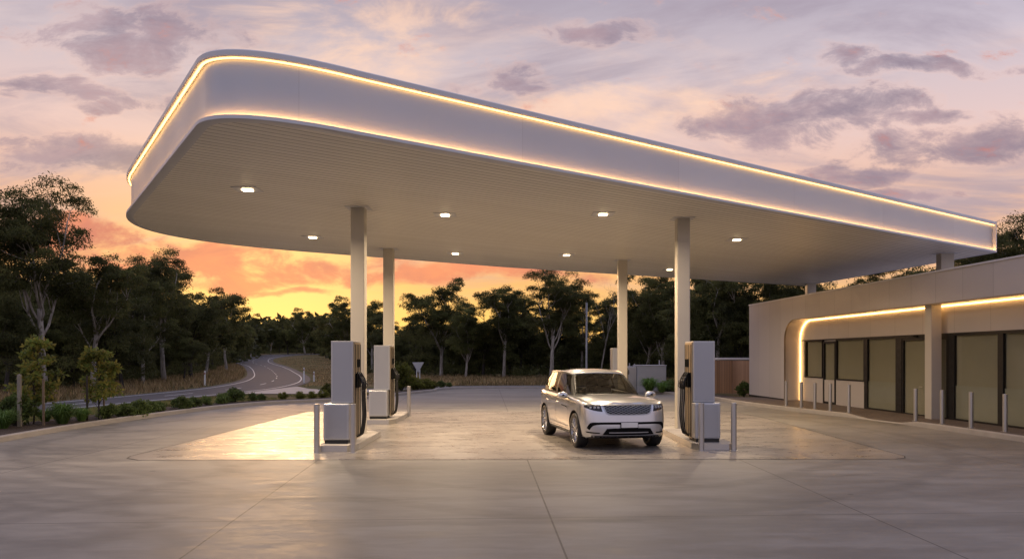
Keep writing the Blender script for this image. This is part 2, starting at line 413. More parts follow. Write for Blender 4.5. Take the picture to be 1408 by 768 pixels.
# ------------------------------------------------------------------ world sky
SUN_AZ, SUN_EL = radians(-17.), radians(3.5)      # azimuth measured from straight ahead, to the left
def build_world():
    w = bpy.data.worlds.new('World'); sc.world = w; w.use_nodes = True
    nt = w.node_tree; nt.nodes.clear(); q = NB(nt)
    d = q.n('ShaderNodeTexCoord').outputs['Generated']
    X, Y, Z = q.xyz(d)
    Zc = q.m('MAXIMUM', Z, 0.)
    sx, sy = sin(SUN_AZ), cos(SUN_AZ)
    hl = q.m('SQRT', q.m('ADD', q.m('ADD', q.m('MULTIPLY', X, X), q.m('MULTIPLY', Y, Y)), 1e-5))
    s = q.m('DIVIDE', q.m('ADD', q.m('MULTIPLY', X, sx), q.m('MULTIPLY', Y, sy)), hl)
    f = q.ss(s, -.2, 1.02)
    sun = q.ramp(Zc, [(0, (.84, .41, .08)), (.04, (.80, .47, .12)), (.09, (.73, .37, .12)), (.17, (.68, .375, .225)), (.25, (.63, .435, .385)),
                      (.33, (.48, .40, .425)), (.42, (.31, .275, .335)), (.7, (.36, .35, .46)), (1, (.38, .39, .52))])
    anti = q.ramp(Zc, [(0, (.44, .38, .41)), (.10, (.56, .43, .42)), (.26, (.48, .46, .57)), (.40, (.37, .40, .59)), (.6, (.41, .43, .58)), (1, (.38, .39, .52))])
    base = q.mix(f, anti, sun)
    # clouds: gnomonic coordinates about straight ahead, valid in front; the plane layer covers the rest of the dome
    front = q.ss(Y, .15, .4)
    iy = q.m('DIVIDE', 1., q.m('MAXIMUM', Y, .15))
    U = q.m('MULTIPLY', X, iy); V = q.m('MULTIPLY', Z, iy)
    nz = q.noise(q.comb(U, q.m('MULTIPLY', V, 2.1), 0.), 12., 9, .66, .35)
    nzb = q.noise(q.comb(q.m('ADD', U, 4.), q.m('MULTIPLY', V, 2.4), 3.), 5.0, 7, .62, .5)
    w1 = q.noise(q.comb(U, q.m('MULTIPLY', V, 1.6), 7.), 5.5, 3, .55); w2 = q.noise(q.comb(U, q.m('MULTIPLY', V, 1.6), 15.), 6.5, 3, .55)
    Uw = q.m('ADD', U, q.m('MULTIPLY', q.m('SUBTRACT', w1, .5), .17)); Vw = q.m('ADD', V, q.m('MULTIPLY', q.m('SUBTRACT', w2, .5), .07))
    def field(lst):
        tot = None
        for px, py, rx, ry in lst:
            a = q.m('MULTIPLY', q.m('SUBTRACT', Uw, (px - 704) / 1091), 1091 / rx)
            b = q.m('MULTIPLY', q.m('SUBTRACT', Vw, (490 - py) / 1091), 1091 / ry)
            r = q.m('SUBTRACT', 1., q.m('ADD', q.m('MULTIPLY', a, a), q.m('MULTIPLY', b, b)))
            tot = r if tot is None else q.m('MAXIMUM', tot, r)
        return q.m('MULTIPLY', q.m('MAXIMUM', tot, -1.), front)
    def dens(fld, n, gain, lo, hi):
        return q.m('MULTIPLY', q.ss(q.m('ADD', fld, q.m('MULTIPLY', q.m('SUBTRACT', n, .5), gain)), lo, hi), front)
    # general high veils everywhere
    iz = q.m('DIVIDE', 1., q.m('ADD', Zc, .14))
    pl = q.comb(q.m('MULTIPLY', X, iz), q.m('MULTIPLY', Y, iz), 0.)
    veil = q.noise(q.map(pl, sca=(.55, 1.1, 1), rot=(0, 0, .35)), 1.3, 7, .6, .7)
    veil2 = q.noise(q.map(pl, loc=(5, 3, 0), sca=(.5, .9, 1), rot=(0, 0, .2)), 1.9, 7, .6, .9)
    warm = q.mix(f, (.62, .44, .42), (.76, .52, .41))
    up = q.ss(Zc, .05, .16)
    base = q.mix(q.m('MULTIPLY', q.m('MULTIPLY', q.ss(veil, .48, .68), up), .5), base, warm)
    cool = q.mix(f, (.25, .225, .33), (.29, .235, .285))
    base = q.mix(q.m('MULTIPLY', q.m('MULTIPLY', q.ss(veil2, .44, .68), up), .75), base, cool)
    # peach lit patches
    pe = dens(field([(470, 70, 190, 60), (900, 145, 180, 70), (590, 20, 110, 40), (1050, 120, 150, 40), (760, 150, 130, 40)]), nzb, 6., .2, 1.6)
    base = q.mix(q.m('MULTIPLY', pe, .62), base, (.82, .53, .37))
    # mauve broken cumulus
    mv = dens(field([(1085, 170, 95, 52), (1120, 150, 60, 40), (1200, 145, 90, 30), (1320, 205, 130, 34), (1400, 185, 70, 30), (1160, 75, 55, 18), (1190, 240, 80, 18), (1010, 165, 60, 26),
                     (130, 215, 130, 30), (60, 205, 70, 20), (180, 215, 60, 20), (190, 55, 150, 44), (830, 45, 90, 18), (700, 110, 70, 18), (230, 140, 90, 16),
                     (1280, 160, 60, 14), (1250, 90, 130, 12), (60, 120, 120, 14), (1230, 270, 100, 10)]), nz, 5.6, -.75, 1.5)
    edge = q.ss(nzb, .35, .65)
    mcol = q.mix(edge, (.20, .155, .205), (.35, .235, .26))
    mcol = q.mix(q.ss(mv, .65, .05), mcol, q.mix(f, (.55, .38, .38), (.74, .46, .36)))
    base = q.mix(q.m('MULTIPLY', mv, .88), base, mcol)
    # glow round the sun
    sd = (sin(SUN_AZ) * cos(SUN_EL), cos(SUN_AZ) * cos(SUN_EL), sin(SUN_EL))
    dt = q.m('MAXIMUM', q.m('ADD', q.m('ADD', q.m('MULTIPLY', X, sd[0]), q.m('MULTIPLY', Y, sd[1])), q.m('MULTIPLY', Z, sd[2])), 0.)
    gl = q.m('POWER', dt, 90.)
    base = q.mix(q.m('MULTIPLY', gl, .7), base, (1.0, .62, .19))
    # red-orange bank low over the trees
    rd = dens(field([(255, 360, 190, 30), (400, 372, 170, 22), (560, 378, 140, 18), (330, 392, 120, 14), (60, 330, 150, 22), (390, 408, 70, 7), (700, 372, 120, 14)]), nz, 5.6, -.55, 1.0)
    rcol = q.mix(edge, (.45, .13, .10), (.66, .20, .10))
    base = q.mix(q.m('MULTIPLY', rd, .93), base, rcol)
    # a thin contribution of the physical sky
    st = q.n('ShaderNodeTexSky', sky_type='NISHITA'); st.sun_disc = False
    st.sun_elevation = SUN_EL; st.sun_rotation = SUN_AZ
    add = q.n('ShaderNodeMix', data_type='RGBA', blend_type='ADD'); add.inputs[0].default_value = .006
    q.put(add.inputs[6], base); q.put(add.inputs[7], st.outputs[0])
    # below the horizon: earth colour
    fin = q.mix(q.ss(Z, -.02, .0), (.10, .08, .06), add.outputs[2])
    bg = q.n('ShaderNodeBackground'); q.put(bg.inputs[0], fin); bg.inputs[1].default_value = 1.0
    o = q.n('ShaderNodeOutputWorld'); nt.links.new(bg.outputs[0], o.inputs[0])
    w.cycles.sampling_method = 'MANUAL'; w.cycles.sample_map_resolution = 512
build_world()
sl = bpy.data.lights.new('sun', 'SUN'); sl.energy = .45; sl.angle = radians(14); sl.color = (1., .58, .28)
so = bpy.data.objects.new('sun', sl); C.objects.link(so)
so.rotation_euler = Vector((-sin(SUN_AZ) * cos(SUN_EL), -cos(SUN_AZ) * cos(SUN_EL), -sin(SUN_EL))).to_track_quat('-Z', 'Y').to_euler()

# ------------------------------------------------------------------ camera
cd = bpy.data.cameras.new('camera'); cam = bpy.data.objects.new('camera', cd); C.objects.link(cam)
cam.location = (0, 0, HC); cam.rotation_euler = (pi / 2, 0, 0)
cd.sensor_width = 36; cd.lens = 1091 / 1408 * 36; cd.shift_y = 106 / 1408; cd.clip_end = 4000; cd.clip_start = .1
sc.camera = cam
sc.view_settings.view_transform = 'Standard'; sc.view_settings.look = 'None'; sc.view_settings.exposure = .42; sc.view_settings.gamma = 1.
sc.render.engine = 'CYCLES'
cy = sc.cycles
cy.use_denoising = True; cy.denoiser = 'OPENIMAGEDENOISE'; cy.max_bounces = 8; cy.transparent_max_bounces = 12; cy.diffuse_bounces = 4
cy.caustics_reflective = False; cy.caustics_refractive = False; cy.sample_clamp_indirect = 6.

# ------------------------------------------------------------------ ground, roads, kerbs
def terrain():
    ys = sorted(set([-60, -20, 0, 20, 40, 60, 80] + [k[0] for k in TK] + [110, 135, 155, 178, 205, 245, 330, 600, 900]))
    xs = [-1500, -600, -300, -150, -80, -40, 0, 40, 80, 150, 300, 600, 1500]
    MB().grid([[(x, y, tz(y) - .035) for x in xs] for y in ys]).build('ground', M['ground'])
    tag(bpy.data.objects['ground'], kind='structure')
terrain()

def ribbon(A, B, n, zoff, name, mat, zf=tz):
    A = catmull(A, n=n); B = catmull(B, n=n); mb = MB()
    rows = []
    for a, b in zip(A, B):
        rows.append([(a[0] + (b[0] - a[0]) * t, a[1] + (b[1] - a[1]) * t, zf(a[1] + (b[1] - a[1]) * t) + zoff) for t in np.linspace(0, 1, 7)])
    o = mb.grid(rows).build(name, mat); tag(o, kind='structure'); return A, B, o

ROAD_A = [(-19, -40), (-18, 0), (-17.3, 15), (-16.8, 26), (-15.6, 36), (-14.4, 44), (-14.3, 52), (-16.5, 64.8), (-22.6, 87), (-35, 126), (-48, 160), (-55.5, 188), (-57, 215), (-50, 238), (-36, 255), (-10, 272)]
ROAD_B = [(-24, -40), (-22.6, 0), (-21.6, 15), (-20.4, 31), (-19.6, 44), (-20.4, 55), (-23.8, 70), (-31.3, 93.8), (-45, 133), (-57, 161), (-65, 193), (-68, 222), (-60, 248), (-42, 264), (-12, 282)]
# the shoulders in plan, then markings laid on top
RA, RB, _ = ribbon(ROAD_A, ROAD_B, 240, -.012, 'road', M['asphalt'])
def marking(t0, width, name, dash=None):
    mb = MB(); c = []
    for a, b in zip(RA, RB):
        d = b - a; w = np.linalg.norm(d); p = a + d * t0 if t0 <= 1 else a; u = d / w
        c.append((p - u * width / 2, p + u * width / 2))
    L = 0
    for i in range(len(c) - 1):
        L += np.linalg.norm(c[i + 1][0] - c[i][0])
        if dash and (L % (dash[0] + dash[1])) > dash[0]: continue
        q = [c[i][0], c[i][1], c[i + 1][1], c[i + 1][0]]
        o = len(mb.v); mb.v += [(p[0], p[1], tz(p[1]) - .006) for p in q]; mb.f.append((o, o + 1, o + 2, o + 3))
    o = mb.build(name, M['roadpaint']); tag(o, kind='structure')
marking(.13, .16, 'road_marking'); marking(.87, .16, 'road_marking'); marking(.5, .14, 'road_marking', (3, 5))

# forecourt edge, left side then round the back then the shop path
KL = catmull([(-10.6, -8), (-11.1, 6), (-11.6, 16), (-11.85, 21), (-11.65, 25), (-11.2, 28.9), (-10.5, 31.6), (-9.3, 33.4), (-7.9, 34.7), (-6.6, 37.2), (-5.7, 40.1), (-4.9, 42.6), (-4.3, 44.6), (-4.2, 46.6), (-3.0, 48.2), (-.5, 48.7), (2, 48.7)], step=.5)
KB = catmull([(2, 48.7), (4.6, 47.6), (6.4, 45.2), (7.9, 41.6), (8.9, 38.6), (9.25, 36)], step=.5)
KP = catmull([(9.25, 36), (9.35, 33), (9.9, 29.6), (10.5, 27), (10.95, 25.4), (11.15, 24.2), (11.3, 23.2), (11.55, 20.5), (11.75, 18), (12.05, 12), (12.15, 6), (12.2, -8)], step=.35)
edge = [tuple(p) for p in KL] + [tuple(p) for p in KB[1:]] + [tuple(p) for p in KP[1:]]
me = bpy.data.meshes.new('forecourt'); bm = bmesh.new()
f = bm.faces.new([bm.verts.new((x, y, 0)) for x, y in edge]); bmesh.ops.triangulate(bm, faces=[f]); bmesh.ops.recalc_face_normals(bm, faces=bm.faces); bm.to_mesh(me); bm.free()
tag(link('forecourt', me, M['concrete']), kind='structure')
if me.polygons[0].normal.z < 0: me.flip_normals()
slab = [(-7.1, 15.06), (7.35, 15.2), (7.6, 15.35), (7.72, 15.6), (8.05, 25), (7.9, 28.3), (-7.3, 28.3), (-7.5, 15.6), (-7.42, 15.3)]
o = MB().add([(x, y, .004) for x, y in slab], [tuple(range(len(slab)))]).build('pump_apron', M['slab']); tag(o, kind='structure')
if o.data.polygons[0].normal.z < 0: o.data.flip_normals()
# sawn joint round the apron
mb = MB(); n = len(slab); cen = np.array([0, 21.])
for i in range(n):
    a, b = np.array(slab[i]), np.array(slab[(i + 1) % n])
    ia, ib = a + (cen - a) * .0011, b + (cen - b) * .0011
    oa, ob = a - (cen - a) * .0011, b - (cen - b) * .0011
    o = len(mb.v); mb.v += [(*p, .0075) for p in (oa, ob, ib, ia)]; mb.f.append((o, o + 1, o + 2, o + 3))
tag(mb.build('apron_joint', simple('dark joint sealant', (.05, .042, .038), .8)), kind='structure')

def kerb(pts, name, side, h=.13, w=.16, hf=None):
    """kerb stone swept along the pavement edge, its body on the given side"""
    mb = MB(); rows = []
    P = np.array(pts)
    for i, p in enumerate(P):
        d = P[min(i + 1, len(P) - 1)] - P[max(i - 1, 0)]; d /= np.linalg.norm(d)
        nrm = np.array([-d[1], d[0]]) * side
        hh = hf(p) if hf else h
        prof = [(0, -.1), (.012, hh - .02), (.035, hh), (w, hh), (w, -.1)]
        rows.append([(p[0] + nrm[0] * a, p[1] + nrm[1] * a, z) for a, z in prof])
    o = mb.grid(rows).build(name, M['kerb']); tag(o, kind='structure'); sharp(o, 40); return o
kerb(KL, 'garden_kerb', 1)
kerb(KB, 'back_kerb', 1)
def dip(p):
    y = p[1]
    return .13 - .112 * float(np.interp(y, [22.4, 23.3, 24.9, 26.0], [0, 1, 1, 0]))
kerb(KP, 'path_kerb', 1, hf=dip)

# shop footpath: from kerb to the wall line
mb = MB(); rows = []
for p in KP:
    hz = dip(p) - .008
    y = p[1]; wx = 11.3 + (37.8 - y) * .0591 + 1.2
    a = p + np.array([.15, 0.])
    row = []
    for t in np.linspace(0, 1, 8):
        x = a[0] + (wx - a[0]) * t
        row.append((x, y, hz + (.118 - hz) * min(1, (x - a[0]) / .9)))
    rows.append(row)
tag(mb.grid(rows).build('footpath', M['pavers']), kind='structure')

# pale path and planting ground behind the back kerb
def sheet(name, pts, z, mat):
    me = bpy.data.meshes.new(name); bm = bmesh.new()
    f = bm.faces.new([bm.verts.new((x, y, z)) for x, y in pts]); bmesh.ops.triangulate(bm, faces=[f])
    bmesh.ops.recalc_face_normals(bm, faces=bm.faces); bm.to_mesh(me); bm.free()
    if me.polygons[0].normal.z < 0: me.flip_normals()
    return tag(link(name, me, mat), kind='structure')
sheet('driveway_apron', [(-14.6, 42.2), (-11.8, 42.0), (-9.4, 42.4), (-7.6, 44.4), (-8.0, 47.6), (-10.4, 46.6), (-12.4, 48.6), (-14.2, 52.4)], -.002, M['apron'])
ribbon([(-9.4, 43.6), (-6.5, 47.0), (-4.2, 50.0), (2, 51), (14, 51.2), (30, 51.4)], [(-10.4, 46.8), (-7.6, 50.4), (-4.2, 53.4), (2, 54.4), (14, 54.6), (30, 54.8)], 50, -.006, 'lane', M['lane'], lambda y: 0.)
# mulched bed along the left kerb
mb = MB(); rows = []
for i, p in enumerate(KL):
    if p[1] < -8 or i > 110: continue
    d = KL[min(i + 1, len(KL) - 1)] - KL[max(i - 1, 0)]; d /= np.linalg.norm(d); nr = np.array([-d[1], d[0]])
    wd = float(np.interp(p[1], [-8, 18, 26, 31, 34, 40, 48], [2.6, 2.6, 2.3, 1.7, 1.5, 1.4, 1.2]))
    rows.append([(*(p + nr * (.15 + wd * t)), z) for t, z in ((0, .10), (.3, .13), (.7, .11), (.93, .05), (1, -.06))])
o = mb.grid(rows).build('mulch_bed', M['mulch'], smooth=True); tag(o, kind='structure')
mb = MB(); rows = []
for i, p in enumerate(KB):
    d = KB[min(i + 1, len(KB) - 1)] - KB[max(i - 1, 0)]; d /= np.linalg.norm(d); nr = np.array([-d[1], d[0]])
    rows.append([(*(p + nr * (.15 + 1.6 * t)), z) for t, z in ((0, .10), (.5, .12), (.92, .06), (1, -.06))])
o = mb.grid(rows).build('mulch_bed', M['mulch'], smooth=True); tag(o, kind='structure')

# ------------------------------------------------------------------ canopy
ZS = 5.5
cA, cB, cC = (-4.75, 12.25), (-2.5, 12.82), (-4.2, 11.42)
dA, dB, dC = (-9.35, 19.55), (-6.5, 27.0), (-11.74, 23.5)
outline = bez(cB, cC, cA, 22) + bez(dA, dC, dB, 22) + [(-.1, 31.4), (12.1, 38.2), (14.6, 39.6), (16.37, 27.05)]
# clockwise walk front-right corner -> left; outward normals point away from the middle
OUT = np.array(outline); cen = OUT.mean(0)
def offset(P, o):
    n = len(P); R = []
    for i in range(n):
        a, b, c = P[i - 1], P[i], P[(i + 1) % n]
        d1 = (b - a) / np.linalg.norm(b - a); d2 = (c - b) / np.linalg.norm(c - b)
        n1 = np.array([d1[1], -d1[0]]); n2 = np.array([d2[1], -d2[0]])
        m = n1 + n2; m /= np.linalg.norm(m); k = 1 / max(.45, m.dot(n1))
        R.append(b + m * o * k * SGN)
    return np.array(R)
area = .5 * sum(OUT[i - 1][0] * OUT[i][1] - OUT[i][0] * OUT[i - 1][1] for i in range(len(OUT)))
SGN = 1 if area > 0 else -1
def ring_sweep(prof, closed_prof=True, sl=None):
    mb = MB(); n = len(OUT); m = len(prof)
    rings = [[(*p, z) for p in offset(OUT, o)] for o, z in prof]
    for r in rings: mb.v += r
    idx = range(n) if sl is None else sl
    for j in range(m if closed_prof else m - 1):
        k = (j + 1) % m
        for i in idx:
            i2 = (i + 1) % n
            mb.f.append((j * n + i, j * n + i2, k * n + i2, k * n + i))
    return mb
canopy = thing('fuel_canopy', 'large white flat canopy with rounded corner and glowing edge lines over the pumps', 'canopy')
def sweep_part(name, prof, mat, closed=True, sl=None):
    o = ring_sweep(prof, closed, sl).build(name, mat, canopy); sharp(o, 40); return o
def fascia_mat():
    m, nt, b = new_mat('satin white fascia'); q = NB(nt)
    p = q.obj(); X, Y, Z = q.xyz(p)
    l = q.m('ADD', q.m('MULTIPLY', X, .8), q.m('MULTIPLY', Y, .6))
    s = q.m('DIVIDE', q.m('SUBTRACT', l, 4.72), 4.35); fr = q.m('FRACT', s)
    g = q.ss(q.m('MINIMUM', fr, q.m('SUBTRACT', 1., fr)), .0022, .0009)
    wn = q.n('ShaderNodeTexWhiteNoise', noise_dimensions='1D'); q.put(wn.inputs['W'], q.m('FLOOR', s))
    col = q.mix(wn.outputs[0], (.46, .475, .51), (.50, .515, .545))
    col = q.mix(q.m('MULTIPLY', q.noise(p, .9, 5), .12), col, (.6, .6, .62))
    col = q.mix(q.m('MULTIPLY', g, .35), col, (.3, .3, .32))
    q.put(b.inputs['Base Color'], col)
    b.inputs['Metallic'].default_value = .35
    q.put(b.inputs['Roughness'], q.lin(q.noise(p, .6, 3), .3, .7, .30, .42))
    return m
sweep_part('fascia', [(0, 5.52), (0, 6.47), (-.06, 6.47), (-.06, 5.52)], fascia_mat())
sweep_part('lower_lip', [(-.05, 5.495), (.10, 5.495), (.12, 5.51), (.12, 5.562), (.105, 5.570), (.095, 5.55), (.003, 5.55), (-.05, 5.53)], M['trim'])
sweep_part('top_cap', [(-.35, 6.55), (.09, 6.55), (.11, 6.53), (.11, 6.455), (.095, 6.44), (.003, 6.44), (-.35, 6.48)], M['trim'])
n = len(OUT)
front = [n - 1] + list(range(0, 43))
sweep_part('edge_light', [(.035, 6.422), (.066, 6.422), (.066, 6.437), (.035, 6.437)], M['led'], sl=[i for i in front if i < n])
sweep_part('cove_light', [(.02, 5.552), (.045, 5.552), (.045, 5.570), (.02, 5.570)], M['led_up'], sl=[i for i in front if i < n])
# end fin at the right-hand front corner
endp = OUT[-1]; dr = np.array([.803, .596])
mb = MB(); s0 = endp + dr * .02; s1 = endp + dr * .06; nn = np.array([.596, -.803]) * .12
mb.add([(*s0, 5.5), (*s1, 5.5), (*(s1 + nn), 5.5), (*(s0 + nn), 5.5), (*s0, 6.55), (*s1, 6.55), (*(s1 + nn), 6.55), (*(s0 + nn), 6.55)],
       [(0, 1, 2, 3), (4, 5, 6, 7), (0, 1, 5, 4), (1, 2, 6, 5), (2, 3, 7, 6), (3, 0, 4, 7)]).build('end_fin', M['trim'], canopy)
def cap_sheet(name, pts, z, mat, parent, up):
    me = bpy.data.meshes.new(name); bm = bmesh.new()
    f = bm.faces.new([bm.verts.new((p[0], p[1], z)) for p in pts]); bmesh.ops.triangulate(bm, faces=[f])
    bmesh.ops.recalc_face_normals(bm, faces=bm.faces); bm.to_mesh(me); bm.free()
    if (me.polygons[0].normal.z > 0) != up: me.flip_normals()
    return link(name, me, mat, parent)
cap_sheet('soffit', offset(OUT, -.04), 5.505, M['soffit'], canopy, False)
cap_sheet('roof_sheet', offset(OUT, -.3), 6.49, M['tar'], canopy, True)
def column(x, y, w, d, z0, z1, label=None):
    o = MB().box(x - w / 2, x + w / 2, y - d / 2, y + d / 2, z0, z1 + .02).build('column', M['column'], canopy, bevel=.02)
    f = MB().box(x - w * .85, x + w * .85, y - d * .85, y + d * .85, z1 - .012, z1 + .003).build('flange', M['trim'], o)
    return o
COLS = [(-3.66, 18.95), (-4.05, 26.1), (4.38, 20.4), (4.06, 29.2)]
for x, y in COLS: column(x, y, .33, .33, .0, 5.505)
column(14.9, 27.3, .45, .34, 4.1, 5.505); column(14.45, 38.4, .42, .34, 0, 5.505)
LAMPS = [(-5.6, 16.8), (-5.9, 23.5), (-1.67, 19.8), (-1.94, 27.2), (1.9, 27.6), (2.26, 19.7), (6.4, 32.2), (6.8, 24)]
for x, y in LAMPS:
    o = MB().box(x - .27, x + .27, y - .27, y + .27, 5.488, 5.506).build('downlight', M['trim'], canopy, bevel=.004)
    MB().box(x - .10, x + .10, y - .09, y + .09, 5.466, 5.487).build('diffuser', M['lamp'], o)
    ld = bpy.data.lights.new('downlight_lamp', 'AREA'); ld.shape = 'SQUARE'; ld.size = .16; ld.energy = 165; ld.color = (1., .77, .52); ld.spread = radians(150)
    lo = bpy.data.objects.new('downlight_lamp', ld); C.objects.link(lo); lo.location = (x, y, 5.455)

# ------------------------------------------------------------------ shop building
bx, by = 11.3, 37.8
shop = thing('shop_building', 'low pale panelled shop with rounded recess, warm strip light and blinded glazing', 'shop', (bx, by, 0), atan2(-.998, .059))
Z0 = .10; UE = 27.
arc = [(4.15 + 1.05 * (1 - cos(a)), 3.5 - .85 + .85 * sin(a)) for a in np.linspace(0, pi / 2, 16)]
poly = [(0, Z0), (4.15, Z0)] + arc + [(UE, 3.5), (UE, 4.4), (0, 4.4)]
o = MB().prism(poly, 0, .78, 'y').build('front_cladding', M['clad'], shop); sharp(o, 30)
MB().box(-.02, UE, -.03, .20, 4.385, 4.43).build('parapet_cap', M['trim'], shop)
MB().box(.01, UE - .01, .785, 9, Z0, 4.12).build('side_wall', M['clad'], shop)
MB().box(-.012, 4.14, -.006, .02, Z0 - .02, .17).build('plinth', M['darkframe'], shop)
# drip edge at the mouth of the recess
lip = [(p[0], p[1]) for p in arc] + [(UE, 3.5)]
mb = MB(); rows = []
for (a, z) in [(4.15, Z0)] + lip: rows.append([(a + .0, -.012, z), (a + .0, .03, z)])
in2 = []
for i, (a, z) in enumerate([(4.15, Z0)] + lip):
    t = max(0, min(1, (i - 1) / 15)); ang = pi - pi / 2 * t
    in2.append((a - cos(ang) * .025, z - sin(ang) * .025))
P = [(4.15, Z0)] + lip
mb = MB()
mb.grid([[(a, -.012, z) for a, z in P], [(a, -.012, z) for a, z in in2], [(a, .05, z) for a, z in in2], [(a, .05, z) for a, z in P]])
mb.build('drip_edge', simple('bronze edge trim', (.30, .25, .20), .4, .5), shop)
# led along the recess
ledp = [(4.19, .685, Z0 + .02)] + [(4.19 + 1.01 * (1 - cos(a)), .685, 3.5 - .85 + .81 * sin(a)) for a in np.linspace(0, pi / 2, 16)] + [(UE, .685, 3.46)]
MB().tube(ledp, .014, 6).build('strip_light', M['led_shop'], shop)
VW = .72
MB().box(4.16, UE, VW, VW + .06, 2.64, 3.49).build('recess_wall', M['clad_in'], shop)
MB().box(4.16, 4.58, VW, VW + .06, Z0, 2.64).build('recess_wall', M['clad_in'], shop)
MB().box(4.58, 6.22, VW, VW + .06, Z0, 1.10).build('recess_wall', M['clad_in'], shop)
MB().box(7.36, 9.50, VW, VW + .06, Z0, 1.07).build('recess_wall', M['clad_in'], shop)
MB().box(4.16, UE, VW + .3, VW + .35, Z0, 3.4).build('back_lining', simple('dark interior lining', (.05, .045, .04), .9), shop)
def window(u0, u1, z0, z1, fw=.05, frost=None, left=None):
    mb = MB(); v0, v1 = VW - .03, VW + .05; l = left or fw
    mb.box(u0, u0 + l, v0, v1, z0, z1); mb.box(u1 - fw, u1, v0, v1, z0, z1)
    mb.box(u0 + l, u1 - fw, v0 + .002, v1, z1 - fw, z1); mb.box(u0 + l, u1 - fw, v0 + .002, v1, z0, z0 + fw)
    w = mb.build('window', M['darkframe'], shop)
    MB().box(u0 + l, u1 - fw, VW + .01, VW + .018, z0 + fw, z1 - fw).build('pane', M['glass'], w)
    MB().box(u0 + l, u1 - fw, VW + .055, VW + .06, z0 + fw, z1 - fw).build('blind', M['blind'], w)
    if frost:
        MB().box(u0 + l, u1 - fw, VW + .0215, VW + .024, z0 + fw, frost).build('frosted_film', M['frost'], w)
    return w
window(4.58, 6.24, 1.10, 2.62, left=.16); window(7.38, 9.56, 1.07, 2.62)
window(9.56, 11.68, Z0 + .02, 2.62, frost=1.10, left=.22); window(14.50, 16.72, Z0 + .02, 2.62, frost=1.12, left=.28)
window(16.72, 18.9, Z0 + .02, 2.62, frost=1.12, left=.16); window(18.9, 21.1, Z0 + .02, 2.62, frost=1.12, left=.16); window(21.1, 23.4, Z0 + .02, 2.62, frost=1.12, left=.16)
window(23.4, 26.9, Z0 + .02, 2.62, frost=1.12, left=.16)
def door(u0, u1, solid=False, fw=.07):
    mb = MB(); v0, v1 = VW - .02, VW + .045; zl = 1.05 if solid else Z0 + .05
    mb.box(u0, u0 + fw, v0, v1, Z0 + .02, 2.56); mb.box(u1 - fw, u1, v0, v1, Z0 + .02, 2.56)
    mb.box(u0 + fw, u1 - fw, v0 + .002, v1, 2.48, 2.56); mb.box(u0 + fw, u1 - fw, v0 + .002, v1, Z0 + .02, zl if not solid else Z0 + .1)
    d = mb.build('door', M['darkframe'], shop)
    z0 = zl
    MB().box(u0 + fw, u1 - fw, VW + .01, VW + .018, z0, 2.48).build('pane', M['glass'], d)
    MB().box(u0 + fw, u1 - fw, VW + .055, VW + .06, z0, 2.48).build('blind', M['blind'], d)
    if solid: MB().box(u0 + fw, u1 - fw, VW, VW + .03, Z0 + .1, 1.05).build('lower_panel', M['clad_in'], d)
    return d
door(6.30, 7.32, True)
d1 = door(12.0, 13.42); d2 = door(13.44, 14.46)
MB().tube([(13.2, VW - .06, 1.02), (13.05, VW - .06, 1.02)], .012, 6).build('handle', M['steel'], d1)
MB().box(11.68, 12.0, VW - .035, VW + .05, Z0, 2.62).build('door_jamb', M['darkframe'], shop)
MB().box(12.0, 14.5, VW - .035, VW + .05, 2.56, 2.62).build('door_head', M['darkframe'], shop)
MB().box(12.75, 12.95, VW - .08, VW - .036, 2.575, 2.625).build('door_sensor', M['gloss_black'], shop)
MB().box(4.17, UE, VW - .02, VW, 2.622, 2.655).build('head_flashing', M['darkframe'], shop)
MB().box(14.02, 14.36, .26, .58, Z0, 3.5).build('post', M['column'], shop, bevel=.015)

# ------------------------------------------------------------------ bollards by the shop
BOLL = [(10.3, 29.8), (10.5, 28.8), (10.65, 27.9), (10.87, 27.1), (11.08, 26.1), (11.6, 22.8), (11.79, 21.75), (11.92, 20.6), (12.12, 19.5)]
def bollard_mesh(r, h):
    mb = MB(); mb.lathe([(0, h), (r * .9, h), (r, h - .008), (r, 0)], 20)
    me = mb.mesh('bollard'); me.materials.append(M['steel']); return me
bm_ = bollard_mesh(.057, .93); cuff = MB().lathe([(.10, 0), (.10, .008), (.062, .014), (.058, .014)], 20).mesh('base_flange'); cuff.materials.append(M['steel'])
for i, (x, y) in enumerate(BOLL):
    near = 'in the far group before the kerb dip' if i < 5 else 'in the near group past the kerb dip'
    o = sharp(link('bollard', bm_)); o.location = (x, y, .115)
    k = i if i < 5 else i - 5
    tag(o, f'slim steel bollard, {ORD[k]} from the left {near}', 'bollard', 'bollards along the shop path')
    c = sharp(link('base_flange', cuff, None, o))

